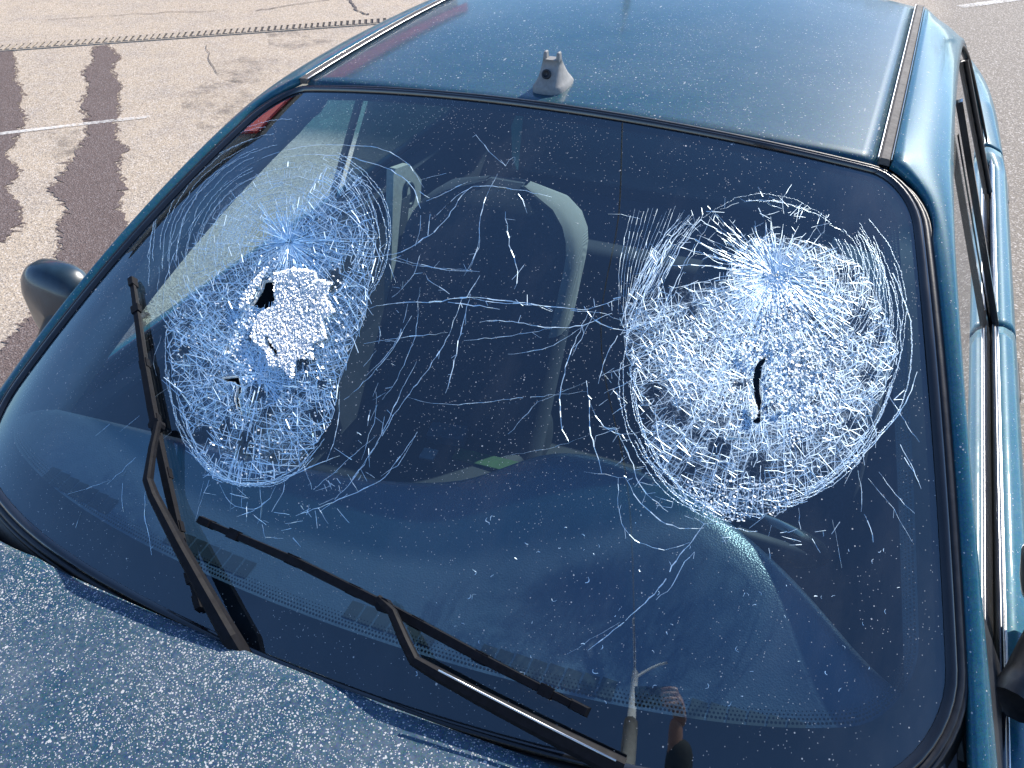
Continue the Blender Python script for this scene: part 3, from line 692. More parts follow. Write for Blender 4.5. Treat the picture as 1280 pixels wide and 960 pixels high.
crackle(BL, (362, 303), (320, 430), 75, 110, VL); crackle(BR, (970, 345), (945, 440), 85, 125, VR)
crackle(BL_UP, (362, 303), (330, 300), 60, 50, [])

# crushed white glass round the points of impact: little chips, loosely joined
WL = [(345, 345), (368, 338), (395, 341), (400, 352), (418, 356), (408, 372), (422, 392), (405, 402), (410, 425), (392, 432), (394, 452), (374, 450), (368, 476), (352, 458), (340, 462), (334, 440), (316, 425), (322, 406), (330, 392), (346, 385)]
WR = [(935, 420), (985, 405), (1020, 425), (1030, 470), (1010, 500), (970, 515), (955, 500), (955, 460), (930, 455), (915, 440)]
def chips(name, specs):
    Vt = []; Fc = []
    for poly, n, sz in specs:
        poly = np.array(poly, float); lo, hi = poly.min(0), poly.max(0); P = np.zeros((0, 2))
        while len(P) < n: q = rng.uniform(lo, hi, (n, 2)); P = np.concatenate([P, q[inpoly(q, poly)]])
        P = P[:n]
        for h in HOLES: P = P[~inpoly(P, h)]
        s, t = gst2(P[:, 0], P[:, 1]); X = gsurf(s, t, .0006)+(gnorm(s, t)*.005 if sz > .0045 else 0); nn = gnorm(s, t)
        for x, n0 in zip(X, nn):
            m = n0*.25+V(.60, .05, .72)+rng.normal(0, .16, 3) if sz > .0042 else n0*.7+V(.30, 0, .35)+rng.normal(0, .42, 3); m /= np.linalg.norm(m); a = np.cross(m, rng.normal(0, 1, 3)); a /= np.linalg.norm(a); b = np.cross(m, a)
            k = int(rng.integers(3, 6)); r = sz*rng.uniform(.45, 1.25)*.5; o = rng.uniform(0, 6.28); base = len(Vt)
            for i in range(k): g = o+i*6.283/k+rng.uniform(-.3, .3); Vt.append(x+r*rng.uniform(.7, 1.2)*(a*math.cos(g)+b*math.sin(g))+n0*rng.uniform(0, .0012))
            Fc.append(tuple(range(base, base+k)))
    return mesh_obj(name, Vt, Fc, M['crushed'], ws, kind='stuff')
chips('crushed_glass', [(WL, 5200, .0050), ([(337, 337), (331, 350), (322, 363), (315, 381), (301, 391), (306, 372), (321, 352)], 260, .0050), ([(936, 503), (946, 503), (947, 524), (938, 526)], 60, .0046), ([(322, 318), (430, 330), (440, 420), (385, 495), (320, 490), (300, 420)], 300, .0044), ([(300, 385), (345, 385), (350, 470), (310, 480), (285, 440)], 350, .0044), (BL[9:26], 500, .0030), (WR, 420, .0046), ([(840, 400), (930, 380), (940, 500), (880, 520), (830, 470)], 450, .0032), ([(955, 340), (985, 340), (1010, 410), (950, 415)], 480, .0044), ([(850, 600), (985, 600), (985, 640), (930, 652), (880, 648)], 330, .0036), ([(975, 420), (1060, 420), (1050, 520), (990, 560)], 450, .0044)])
# the torn edges of the holes: thickness of the laminated glass
mb = MB()
for h in HOLES:
    q = np.repeat(h, 3, 0)[:-2]+rng.normal(0, .45, (len(h)*3-2, 2)); q = np.stack([np.interp(np.linspace(0, len(h), len(h)*4), np.arange(len(h)+1), np.append(h[:, k], h[0, k])) for k in (0, 1)], 1)
    q += rng.normal(0, .30, q.shape); s, t = gst2(q[:, 0], q[:, 1])
    mb.grid(np.stack([gsurf(s, t, .0010), gsurf(s, t, -.0015)+rng.normal(0, .0003, (len(q), 3)), gsurf(s, t, -.0055)], 1), close_u=True)
mb.build('torn_edge', M['crushed'], ws, kind='stuff')

# ---- roof, strips, rails
def roofz(x, y): u = np.maximum(y-.80, -.05); return 1.3600+.070*u-.056*u*u-.15*x*x-.22*np.maximum(np.abs(x)-.42, 0)**2*10*.1
YR = 1.80
def roof_front(x): s = x/WT; p = glass(s, np.full_like(s, 1.0)); return p[..., 1]+.0155, p[..., 2]
xs = np.linspace(-.497, .497, 41); rows = []
yf, zf = roof_front(xs)
vv = np.concatenate([[0, .004, .012, .03], np.linspace(.06, 1, 34)])
for k, v in enumerate(vv):
    y = yf+(YR-yf)*v; z = roofz(xs, y)
    if k == 0: z = np.minimum(z-.014, zf)
    if k == 1: z = z-.004
    rows.append(np.stack([xs, y, z], -1))
mb = MB(); mb.grid(rows, flip=True); roof = mb.build('roof', M['roof_paint'], car, True); solid(roof, .004)
mb = MB(); mb.grid([np.stack([xs, yf+.03+(YR-yf-.03)*v, roofz(xs, yf+.03+(YR-yf-.03)*v)-.035], -1) for v in np.linspace(0, 1, 12)]); mb.build('headliner', M['dark_in'], car, True)

BZ = .85
ZTOP = [(.13, BZ+.01), (.295, .985), (.378, 1.05), (.461, 1.10), (.553, 1.152), (.66, 1.203), (.788, 1.25), (.95, 1.283), (1.1, 1.295), (1.35, 1.297), (1.6, 1.285), (1.8, 1.260), (1.92, 1.222), (2.02, 1.175), (2.12, 1.09), (2.21, .99), (2.30, BZ+.01)]
def sx(z): return .790-.428*(z-BZ)
def ztop(y): return smooth_lerp(ZTOP, y)
def strip_pt(y): return V(.5055, y, float(roofz(np.array(.5055), np.array(y)))+.001)
for sg in (1, -1):
    # rail: A pillar, roof side and C pillar in one pressing
    inner = []; outer = []; K = []
    for t in np.linspace(-.06, .86, 26):
        p = glass(1.0, t); n = gnorm(1.0, t); tt = glass(1.0, t+.01)-glass(1.0, t-.01); tt /= np.linalg.norm(tt); a = np.cross(tt, n); a *= np.sign(a[0])
        q = p+a*.0255+n*.0035; inner.append(q)
        zo = q[2]-.005; ys = np.linspace(.15, 1.1, 300); yo = ys[np.argmin(np.abs(ztop(ys)+.010-zo))] if zo > .99 else .295-(.995-zo)*1.15
        zz = zo if zo <= .99 else min(zo, float(ztop(max(yo, .2)))+.010)
        B = V(sx(zz)+.004, yo, zz); outer.append(B); K.append((q+B)/2+V(.35, -.22, .90)*.015)
    for i, u in enumerate(np.linspace(0, 1, 9)[1:]):
        a = u*math.pi/2; base = inner[25]
        e = strip_pt(.862); q = V(base[0]+(e[0]+.014-base[0])*(1-math.cos(a)), base[1]+(e[1]-base[1])*math.sin(a), base[2]+(e[2]-base[2])*u); inner.append(q)
        yo = outer[25][1]+(.96-outer[25][1])*u; zo = float(ztop(yo))+.010; B = V(sx(zo)+.004, yo, zo); outer.append(B); K.append((q+B)/2+V(.35+.15*u, -.22+.2*u, .90)*(.015+.003*u))
    for y in np.linspace(.90, YR, 30):
        q = strip_pt(y); q[0] += .014; q[2] -= .001; inner.append(q)
        yo = min(y+.06, 1.92) if y > 1.3 else max(y, .97)
        zo = float(ztop(yo))+.010; B = V(sx(zo)+.004, yo, zo); outer.append(B); K.append((q+B)/2+V(.50, 0, .85)*.018)
    for u in np.linspace(0, 1, 14)[1:]:
        q = V(.5195+.10*u, YR+.60*u, inner[25+8+30][2]-.335*u**1.15); inner.append(q)
        yo = 1.92+.36*min(1, u*1.5)+.34*max(0, u-.66)/.34; zo = (float(ztop(min(yo, 2.28)))+.010) if yo <= 2.28 else BZ+.035; zo = min(zo, q[2]-.01)
        k2 = max(0, u-.6)/.4; B = V(sx(zo)*(1-k2)+.725*k2, yo, zo*(1-k2)+.930*k2); outer.append(B); K.append((q+B)/2+V(.55, .1, .70)*(.024+.05*u))
    rows = []
    for q, k, B in zip(inner, K, outer):
        r = [q+V(-.002, 0, -.010)]
        for u in np.linspace(0, 1, 12): r.append((1-u)**2*q+2*u*(1-u)*k+u*u*B)
        r.append(B+V(-.006, 0, -.004)); r.append(B+V(-.022, 0, -.006))
        rows.append([p*V(sg, 1, 1) for p in r])
    Rr_ = np.array(rows)
    for _ in range(14):
        for c_ in range(2, 11): Rr_[1:-1, c_] = (Rr_[:-2, c_]+2*Rr_[1:-1, c_]+Rr_[2:, c_])/4
    for _ in range(4): Rr_[:, 2:11] = (Rr_[:, 1:10]+2*Rr_[:, 2:11]+Rr_[:, 3:12])/4
    rows = Rr_
    mb = MB(); mb.grid(rows, flip=(sg < 0)); rail = mb.build('roof_rail', M['paint'], car, True); solid(rail, .003)
    # inner lining of the pillar
    rows = []
    for i, (q, B) in enumerate(zip(inner, outer)):
        e = .075*max(0, min(1, (34-i)/6))+.012; rows.append([(q+V(-.012, .006, -.022))*V(sg, 1, 1), (q+V(-e*.75, .035, -.03))*V(sg, 1, 1), (q+V(-e*.8, .09, -.03))*V(sg, 1, 1), (B+V(-.03, .03, -.012))*V(sg, 1, 1)])
    mb = MB(); mb.grid(rows); solid(mb.build('pillar_lining', M['pillar'], car, True), .006)
    # drip molding along the roof
    ys = np.linspace(.862, YR+.01, 40); P = [strip_pt(y)*V(sg, 1, 1) for y in ys]; fr = [(V(sg, 0, -.12), V(0, 0, 1))]*len(ys)
    mb = MB(); mb.sweep(P, fr, [(-.0075, -.006), (-.007, .002), (-.004, .0042), (.007, .0042), (.0085, .001), (.0085, -.006)], False)
    n = 6; mb.f += [tuple(range(n)), tuple(range(len(mb.v)-n, len(mb.v)))[::-1]]
    dm = mb.build('roof_molding', M['molding'], car)
    for a in (-.0088, .0098):
        mb = MB(); mb.tube([p+V(sg*a, 0, .0035-.12*a) for p in P], .0011 if a < 0 else .0011, 6); mb.build('molding_edge', M['metal'] if a < 0 else M['gloss_black'], dm, True)
    mb = MB(); mb.sweep(P, fr, [(.011, -.003), (.0165, -.003)]); mb.build('molding_groove', M['rubber'], dm)

# ---- hood, wings, doors
def hoodz(x, y): return .957+.045*np.minimum(y, 0)-.16*np.minimum(y, 0)**2-.045*(np.asarray(x)/.7)**2-.012*np.abs(np.asarray(x)/.7)**6
def hood_rear(x): return -.014+.10*x*x+.09*np.abs(x)**4
xs = np.linspace(-.695, .695, 57); rows = []
yr = hood_rear(xs); ynose = -1.03+.16*(xs/.7)**2
vv = np.concatenate([[0, .003, .008], np.linspace(.02, 1, 40)])
for k, v in enumerate(vv):
    y = yr+(ynose-yr)*v; z = hoodz(xs, y)
    crease = .006*np.exp(-((np.abs(xs)-.42-.08*y)/.03)**2); z = z+crease
    if k == 0: y = y+.001; z = z-.012
    if k == 1: z = z-.0025
    rows.append(np.stack([xs, y, z], -1))
mb = MB(); mb.grid(rows); hood = mb.build('hood', M['hood_paint'], car, True, label='hood thick with pale dust specks'); solid(hood, .004, 1)

SEC_D = [(.791, BZ-.001), (.812, BZ+.003), (.834, BZ-.007), (.846, BZ-.032), (.853, .765), (.855, .68), (.850, .55), (.836, .42), (.816, .30), (.780, .20)]
def section(y):
    wv = 1-.15*np.clip((-.50-y)/.42, 0, 1)**2-.08*np.clip((y-2.5)/.55, 0, 1)**2
    f = np.clip((.24-y)/.20, 0, 1); f = f*f*(3-2*f)
    hz = float(hoodz(.70, min(y, 0)))-.004
    front = [(.703, hz+.002), (.742, hz-.006), (.785, hz-.026), (.815, hz-.066), (.830, hz-.14), (.838, .66), (.835, .52), (.823, .42), (.806, .30), (.775, .22)]
    r = np.clip((y-2.20)/.35, 0, 1); rear = [(.63, .945), (.72, .938), (.785, .912), (.815, .86)]+SEC_D[4:]
    P = []
    for i, (d, a, b) in enumerate(zip(SEC_D, front, rear)):
        q = np.array(d)*(1-f)+np.array(a)*f; q = q*(1-r)+np.array(b)*r; P.append((q[0]*wv, q[1]))
    return P
ARCH = [(-.33, .30, .335), (2.20, .30, .335)]
def side_panel(name, y0, y1, sg, mat, parent=car, n=26, inset=0.0, low=None):
    rows = []
    for y in np.linspace(y0, y1, n):
        sec = section(y); pts = []
        P = np.array(sec)
        k = np.linspace(0, len(P)-1, 30); xs_ = np.interp(k, range(len(P)), P[:, 0]); zs_ = np.interp(k, range(len(P)), P[:, 1])
        lim = 0
        for cy, cz, r in ARCH:
            if abs(y-cy) < r: lim = max(lim, cz+math.sqrt(r*r-(y-cy)**2))
        zs_ = np.maximum(zs_, lim)
        pts = [V(sg*(x-inset), y, z) for x, z in zip(xs_, zs_)]
        rows.append(pts)
    mb = MB(); mb.grid(rows, flip=sg > 0); o = mb.build(name, mat, parent, True); return o
def window(name, y0, y1, sg, parent, mat, n=22, low=BZ+.001):
    rows = []
    for y in np.linspace(y0, y1, n):
        zt = max(float(ztop(y))-.002, low+.002); rows.append([V(sg*(sx(z)-.004), y, z) for z in np.linspace(low, zt, 9)])
    mb = MB(); mb.grid(rows, flip=sg > 0); return mb.build(name, mat, parent, True)
def seal(name, y0, y1, sg, parent, mat, off=.003, r=.005, zo=0):
    mb = MB(); mb.tube([V(sg*(sx(float(ztop(y))+zo)+off), y, float(ztop(y))+zo) for y in np.linspace(y0, y1, 50)], r, 6); return mb.build(name, mat, parent, True)
mats = M['paint']
for sg in (1, -1):
    solid(side_panel('fender', -.90, .128, sg, mats, n=60), .003)
    for nm, y0, y1 in (('front_door', .135, 1.302), ('rear_door', 1.308, 2.29)):
        d = solid(side_panel(nm, y0, y1, sg, mats, n=34), .003)
        window('side_window', y0+.03 if nm == 'front_door' else y0+.02, y1-.02 if nm == 'front_door' else 2.28, sg, d, M['glass'] if nm == 'front_door' else M['tinted'])
        ys = np.linspace(y0+.05, y1-.005, 20)
        mb = MB(); mb.sweep([V(sg*.7915, y, BZ+.0005) for y in ys], [(V(sg, 0, 0), V(0, 0, 1))]*20, [(-.004, -.004), (-.003, .008), (.002, .010), (.007, .004), (.009, -.002)]); mb.build('belt_molding', M['metal'] if False else M['gloss_black'], d, True)
        mb = MB(); mb.tube([V(sg*.8000, y, BZ+.003) for y in ys], .0018, 6); mb.build('belt_strip', M['metal'], d, True)
        seal('window_seal', y0+.03, y1-.01, sg, d, M['rubber'], .001, .0035, .003)
        hy = y1-.075; mb = MB(); mb.box(V(sg*.850, hy, .765), .012, .075, .020); h = mb.build('door_handle', M['plastic'], d); bevel(h, .009, 3)
    mb = MB(); rows = [[V(sg*(sx(z)+.0015), y, z) for z in np.linspace(BZ+.002, 1.288, 8)] for y in np.linspace(1.295, 1.314, 4)]; mb.grid(rows, flip=sg > 0); solid(mb.build('door_pillar', M['gloss_black'], car), .012)
    # black corner piece and quarter-light bar
    mb = MB(); mb.add([V(sg*(sx(BZ)+.004), .14, BZ+.003), V(sg*(sx(BZ)+.004), .40, BZ+.003), V(sg*(sx(1.0)+.004), .345, 1.0), V(sg*(sx(.97)+.004), .285, .97)], [(0, 1, 2, 3)]); solid(mb.build('mirror_sail', M['plastic'], car), .006)
    mb = MB(); mb.tube([V(sg*(sx(z)+.002), 2.02-.17*(z-BZ)/.38-.02, z) for z in np.linspace(BZ+.004, 1.225, 8)], .006, 6); mb.build('quarter_bar', M['rubber'], car, True)
    solid(side_panel('quarter_panel', 2.296, 3.02, sg, mats, n=46), .003)
    # inner skin of the sides
    rows = [[V(sg*(x), y, z) for x, z in ((.765, BZ-.012), (.765, .78), (.76, .45), (.72, .26))] for y in np.linspace(.02, 2.4, 14)]
    rows = [[V(sg*.70, r_[0][1], BZ+.008)]+r_ for r_ in rows]
    mb = MB(); mb.grid(rows); solid(mb.build('door_lining', M['dark_in'], car), .01)
    # mirror
    o = MB(); prof = []
    c = V(sg*.866, .50, .965)
    for v in np.linspace(-1, 1, 15):
        ring = []
        for k in range(20):
            a = 2*math.pi*k/20; sc = (1-abs(v)**2.6)**.45
            ex, ez = .074, .090
            xx = ex*np.sign(math.cos(a))*abs(math.cos(a))**.75*sc; zz = ez*np.sign(math.sin(a))*abs(math.sin(a))**.8*sc
            ring.append(c+V(sg*xx*(1+.08*(zz > 0)), .048*v+(0 if v < 0 else 0)+.10*abs(xx)*.4, zz+.012*xx*0))
        prof.append(ring)
    prof = prof[:12]
    o.grid(prof, close_v=True); mir = o.build('side_mirror', M['mirror_shell'], car, True)
    m2 = MB(); m2.add(prof[-1], [tuple(range(20))]); m2.build('mirror_glass', M['metal'], mir)
    m3 = MB(); m3.tube([V(sg*.795, .32, .885), V(sg*.812, .36, .895), V(sg*.85, .47, .945)], [.030, .028, .030], 12); m3.build('mirror_arm', M['plastic'], mir, True)
# nose, tail
rows = []
for k, x in enumerate(np.linspace(-.74, .74, 31)):
    yn = -1.035+.16*(x/.7)**2+.05*abs(x/.74)**8; zt = float(hoodz(min(abs(x), .69), yn))-.01
    rows.append([V(x, yn, zt), V(x, yn-.015, zt-.06), V(x, yn-.02, zt-.17), V(x, yn-.075, zt-.19), V(x, yn-.085, .44), V(x, yn-.06, .30), V(x, yn+.05, .24)])
mb = MB(); mb.grid(rows); mb.build('front_bumper', M['paint'], car, True)
for sg in (1, -1):
    rows = [[V(x*sg, -1.035+.16*(x/.7)**2+.05*abs(x/.74)**8-.022-.02*math.sin(math.pi*q), float(hoodz(min(x, .69), -1.))-.055-.115*q) for q in np.linspace(0, 1, 6)] for x in np.linspace(.36, .70, 14)]
    mb = MB(); mb.grid(rows, flip=sg < 0); mb.build('headlight', M['lamp'], car, True)
mb = MB()
for q in range(4): mb.tube([V(x, -1.062+.16*(x/.7)**2, .715-.026*q) for x in np.linspace(-.3, .3, 11)], .008, 6)
mb.build('grille', M['gloss_black'], car, True)
rows = [[V(x, y, .964-.012*(x/.6)**2-.03*max(0, y-2.62)**1.5*3) for x in np.linspace(-.64, .64, 21)] for y in np.linspace(2.56, 3.03, 12)]
mb = MB(); mb.grid(rows, flip=True); mb.build('trunk_lid', M['paint'], car, True)
rows = [[V(x, 3.03-.10*abs(x/.74)**4, .95), V(x, 3.06-.10*abs(x/.74)**4, .88), V(x, 3.06-.10*abs(x/.74)**4, .70), V(x, 3.11-.10*abs(x/.74)**4, .66), V(x, 3.11-.10*abs(x/.74)**4, .42), V(x, 3.05-.1*abs(x/.74)**4, .26)] for x in np.linspace(-.70, .70, 25)]
mb = MB(); mb.grid(rows, flip=True); mb.build('rear_bumper', M['paint'], car, True)
for sg in (1, -1):
    mb = MB(); mb.box(V(sg*.55, 3.045, .79), .13, .03, .07); bevel(mb.build('taillight', M['tail'], car), .012)
xs = np.linspace(-1, 1, 21); rows = []
for v in np.linspace(0, 1, 14): rows.append(np.stack([xs*(.505+.095*v), YR+.005+.585*v+.03*math.sin(math.pi*v)+(-.05)*(1-xs**2)*0, 1.352-.15*(xs*.5)**2*(1-v)-.372*v+.05*math.sin(math.pi*v)], -1))
mb = MB(); mb.grid(rows, flip=True); mb.build('rear_window', M['glass'], car, True)
# wheels
def wheel(x, y):
    sg = np.sign(x); ax = V(sg, 0, 0); r = .295
    o = bpy.data.objects.new('wheel', None); o.location = (x, y, r); link(o, car); o.empty_display_size = .1
    t = MB(); t.lathe([(.175, -.08), (.22, -.088), (.27, -.085), (.292, -.065), (.295, 0), (.292, .065), (.27, .085), (.22, .088), (.175, .08)], V(0, 0, 0), ax, 40); t.build('tyre', M['tyre'], o, True)
    t = MB(); t.lathe([(.178, .08), (.172, .06), (.165, .045), (.06, .055), (.05, .075), (.001, .078)], V(0, 0, 0), ax, 40)
    for k in range(5):
        a = 2*math.pi*k/5; d = V(0, math.cos(a), math.sin(a)); t.box(d*.115+ax*.058, .012, .052, .022, X=ax, Y=d, Z=np.cross(ax, d))
    t.build('rim', M['rim'], o)
    return o
for x, y in ((.725, -.33), (-.725, -.33), (.725, 2.20), (-.725, 2.20)): wheel(x, y)
mb = MB(); mb.box(V(0, .98, .23), .765, 1.95, .03); mb.build('floor_pan', M['dark_in'], car)
mb = MB(); mb.box(V(0, .10, .58), .70, .012, .32); mb.build('bulkhead', M['dark_in'], car)

# ---- cowl and wipers
xs = np.linspace(-.715, .715, 61); rows = []
g0 = glass(xs/WB, np.full_like(xs, .012)); n0 = gnorm(xs/WB, np.full_like(xs, .012))
rows.append(g0-n0*.012); rows.append(glass(xs/WB, np.full_like(xs, -.03))-n0*.002); rows.append(glass(xs/WB, np.full_like(xs, -.05))-n0*.006)
a = rows[-1].copy(); b = np.stack([xs*.98, hood_rear(xs)-.012, hoodz(xs, hood_rear(xs))-.030], -1)
for v in (.35, .7, 1.): rows.append(a*(1-v)+b*v-np.stack([0*xs, 0*xs, .018*math.sin(math.pi*v)+0*xs], -1))
rows.append(b+np.array([0, -.06, -.01]))
mb = MB(); mb.grid(rows, flip=True); cowl = mb.build('cowl', M['plastic'], car, True)
for k in range(30):      # slats of the air intake by the passenger's corner
    x = -.62+k*.0125; s = x/WB; p = glass(s, -.05); q = V(x*.985, float(hood_rear(x))-.004, float(hoodz(x, hood_rear(x)))-.028); d = q-p
    mb = MB(); mb.box((p+q)/2+V(0, 0, -.004), .0022, np.linalg.norm(d)*.42, .004, X=V(1, 0, 0), Y=d/np.linalg.norm(d), Z=np.cross(V(1, 0, 0), d/np.linalg.norm(d))); mb.build('intake_slat', M['plastic'], cowl)

def over(px, py, h):
    s, t = gst(px, py); P = glass(s, t)[0]; n = gnorm(s, t)[0]; d = ray(px, py); return P-d*(h/(-(d@n))), n
def wiper(blade, joint, arm, armw):
    w_ = bpy.data.objects.new('wiper', None); w_.empty_display_size = .1; link(w_, car)
    Q = []; k = np.linspace(0, 1, 25); b = np.array(blade, float); kk = np.linspace(0, 1, len(b))
    for u in k:
        x, y = np.interp(u, kk, b[:, 0]), np.interp(u, kk, b[:, 1]); s, t = gst(x, y); Q.append((glass(s, t)[0], gnorm(s, t)[0]))
    P = [q for q, _ in Q]; fr = []
    for i in range(len(P)):
        d = P[min(i+1, 24)]-P[max(i-1, 0)]; d /= np.linalg.norm(d); n = Q[i][1]; fr.append((np.cross(d, n), n))
    # shift so that the blade seen at its own height lies where it should
    sh = [-(ray(*(np.interp(u, kk, b[:, 0]), np.interp(u, kk, b[:, 1])))) for u in k]
    P = [p+(s_-n*(s_@n))/(s_@n)*.012 for p, s_, (_, n) in zip(P, sh, fr)]
    m = MB(); m.sweep(P, fr, [(-.001, .0008), (-.001, .006), (-.004, .007), (-.004, .009), (.004, .009), (.004, .007), (.001, .006), (.001, .0008)])
    m.build('wiper_rubber', M['rubber'], w_)
    prof = lambda hw, z0, z1: [(-hw, z0), (-hw*.8, z1), (hw*.8, z1), (hw, z0), (-hw, z0)]
    m = MB(); rows = []
    for i, (p, (A, B)) in enumerate(zip(P, fr)):
        u = k[i]; e = 1-abs(2*u-1); hw = .0042+.0018*min(1, e*1.6); z1 = .012+.006*min(1, e*1.4)
        rows.append([p+A*a_+B*b_ for a_, b_ in prof(hw, .0095, z1)])
    m.grid(rows); n5 = 5; m.f += [tuple(range(4)), tuple(range(len(m.v)-5, len(m.v)-1))[::-1]]
    m.build('wiper_frame', M['wiper'], w_)
    for u in (.10, .24, .40, .60, .76, .90):   # claws that hold the rubber
        i = int(round(u*24)); p, (A, B) = P[i], fr[i]; d = np.cross(B, A); m = MB(); m.box(p+B*.0105, .0064, .008, .0045, X=A, Y=d, Z=B); m.build('blade_claw', M['wiper'], w_)
    for i in (0, 24):
        p, (A, B) = P[i], fr[i]; d = np.cross(B, A); m = MB(); m.box(p+B*.009, .0056, .012, .006, X=A, Y=d, Z=B, taper=.75); m.build('end_cap', M['wiper'], w_)
    # arm
    A_ = [over(x, y, h) for x, y, h in arm]; armw = [(a*.70, b*.85) for a, b in armw]; P2 = [p for p, _ in A_]
    rows = []
    for i, p in enumerate(P2):
        d = P2[min(i+1, len(P2)-1)]-P2[max(i-1, 0)]; d /= np.linalg.norm(d); n = A_[i][1]; s_ = np.cross(d, n); s_ /= np.linalg.norm(s_); n = np.cross(s_, d); hw, hh = armw[i]
        rows.append([p-s_*hw-n*hh, p-s_*hw+n*hh*.4, p-s_*hw*.55+n*hh, p+s_*hw*.55+n*hh, p+s_*hw+n*hh*.4, p+s_*hw-n*hh])
    m = MB(); m.grid(rows, close_v=True); m.f += [tuple(range(6)), tuple(range(len(m.v)-6, len(m.v)))[::-1]]
    m.build('wiper_arm', M['wiper'], w_)
    p, n = over(*joint, .022); m = MB(); m.tube([p-n*.008, p+n*.008], .0085, 10); m.build('arm_joint', M['wiper'], w_)
    return w_
w1 = wiper([(164, 352), (180, 455), (200, 560), (222, 660), (246, 752)], (196, 532),
      [(197, 528, .028), (190, 560, .032), (184, 600, .036), (191, 620, .036), (222, 680, .034), (254, 738, .032), (288, 798, .028), (306, 828, .016)],
      [(.006, .004), (.007, .005), (.0085, .006), (.009, .007), (.0105, .008), (.0125, .009), (.0145, .010), (.015, .010)])
w1['label'] = 'wiper standing half way up the passenger side'
w2 = wiper([(255, 652), (365, 700), (480, 757), (600, 822), (723, 885)], (480, 757),
      [(472, 748, .026), (490, 765, .030), (505, 800, .034), (518, 826, .036), (545, 842, .035), (600, 872, .033), (680, 913, .030), (778, 962, .026)],
      [(.007, .004), (.0075, .005), (.0085, .006), (.009, .007), (.0105, .008), (.012, .008), (.014, .009), (.017, .010)])
w2['label'] = 'wiper lying across the lower glass'
# thin bright metal line added as the sunlit edge of the lower arm
P = [over(x, y, h)[0] for x, y, h in ((548, 838, .046), (600, 865, .044), (680, 906, .041), (770, 951, .037))]
mb = MB(); mb.tube(P, .0013, 6); mb.build('arm_highlight', M['metal'], w2, True)

# ---- aerial foot on the roof
base = V(-.026, .885, 0); zz = float(roofz(np.array(base[0]), np.array(base[1])))
an = bpy.data.objects.new('antenna_base', None); an.location = (base[0], base[1], zz); link(an, car); an.empty_display_size = .05
m = MB(); rows = []
for h, fy, by, hx in ((-.006, -.040, .046, .028), (.005, -.040, .045, .0275), (.009, -.037, .042, .0245), (.018, -.030, .032, .020), (.036, -.019, .014, .016), (.046, -.014, .006, .0145)):
    ring = []
    for k in range(20):
        a = 2*math.pi*k/20; c_, s_ = math.cos(a), math.sin(a); e = .6
        ring.append(V(hx*np.sign(c_)*abs(c_)**e, (fy+by)/2+(by-fy)/2*np.sign(s_)*abs(s_)**e, h))
    rows.append(ring)
m.grid(rows, close_v=True); m.f.append(tuple(range(len(m.v)-20, len(m.v)))); m.build('antenna_foot', M['antenna'], an, True).data.polygons[-1].use_smooth = False
for sg in (-1, 1):
    m = MB(); m.box(V(sg*.0112, -.004, .049), .0036, .008, .008, taper=.7); bevel(m.build('antenna_lug', M['antenna'], an), .002)
m = MB(); m.lathe([(.0075, -.001), (.0078, .0035), (.0055, .0042), (.0050, .0012), (.001, .0008)], V(-.001, -.0262, .026), V(0, -.90, .43)/np.linalg.norm(V(0, -.90, .43)), 16); m.build('antenna_socket', M['vent'], an, True)

# ---- inside
def sstep(u): u = np.clip(u, 0, 1); return u*u*(3-2*u)
EDGE = [(-.72, .27), (-.45, .29), (-.2, .305), (-.065, .325), (.04, .365), (.15, .435), (.3, .435), (.41, .395), (.52, .335), (.62, .265), (.72, .22)]
EZ = [(-.72, .945), (-.1, .952), (.05, .958), (.16, .990), (.3, 1.0), (.45, .995), (.56, .972), (.64, .950), (.72, .94)]
xs = np.linspace(-.70, .70, 71); ed = smooth_lerp(EDGE, xs); ez = smooth_lerp(EZ, xs); y0 = .045+.10*xs**2+.07*np.abs(xs/.716)**6; rows = []
y0 = np.minimum(y0, ed-.05)
for v in np.linspace(0, 1, 14): rows.append(np.stack([xs, y0+(ed-.02-y0)*v, .925+.012*v+(ez-.937)*sstep((v-.15)/.80)], -1))
for dy, dz in ((-.008, -.003), (0, -.012), (.004, -.03), (-.005, -.08), (-.03, -.20), (-.06, -.40)): rows.append(np.stack([xs, ed+dy, ez+dz], -1))
mb = MB(); mb.grid(rows, flip=True); dash = mb.build('dashboard', M['dash'], car, True)
def dz(x, y):
    e = float(smooth_lerp(EDGE, x)); z = float(smooth_lerp(EZ, x)); a = min(.045+.10*x*x+.07*abs(x/.716)**6, e-.05); v = (y-a)/(e-.02-a)
    return .925+.012*v+(z-.937)*sstep((v-.15)/.80)
for x0, x1 in ((-.56, -.40), (-.30, -.14), (.0, .14), (.185, .36), (.44, .585)):
    n = int((x1-x0)/.0215)
    for k in range(n):
        xa = x0+k*.0215; y = .106+.14*xa*xa; zz = dz(xa, y)+.0016
        mb = MB(); mb.add([V(xa, y-.013, dz(xa, y-.013)+.0014), V(xa+.0185, y-.013, dz(xa, y-.013)+.0014), V(xa+.0185, y+.013, dz(xa, y+.013)+.0014), V(xa, y+.013, dz(xa, y+.013)+.0014)], [(0, 1, 2, 3)]); mb.build('vent_slot', M['vent'], dash)
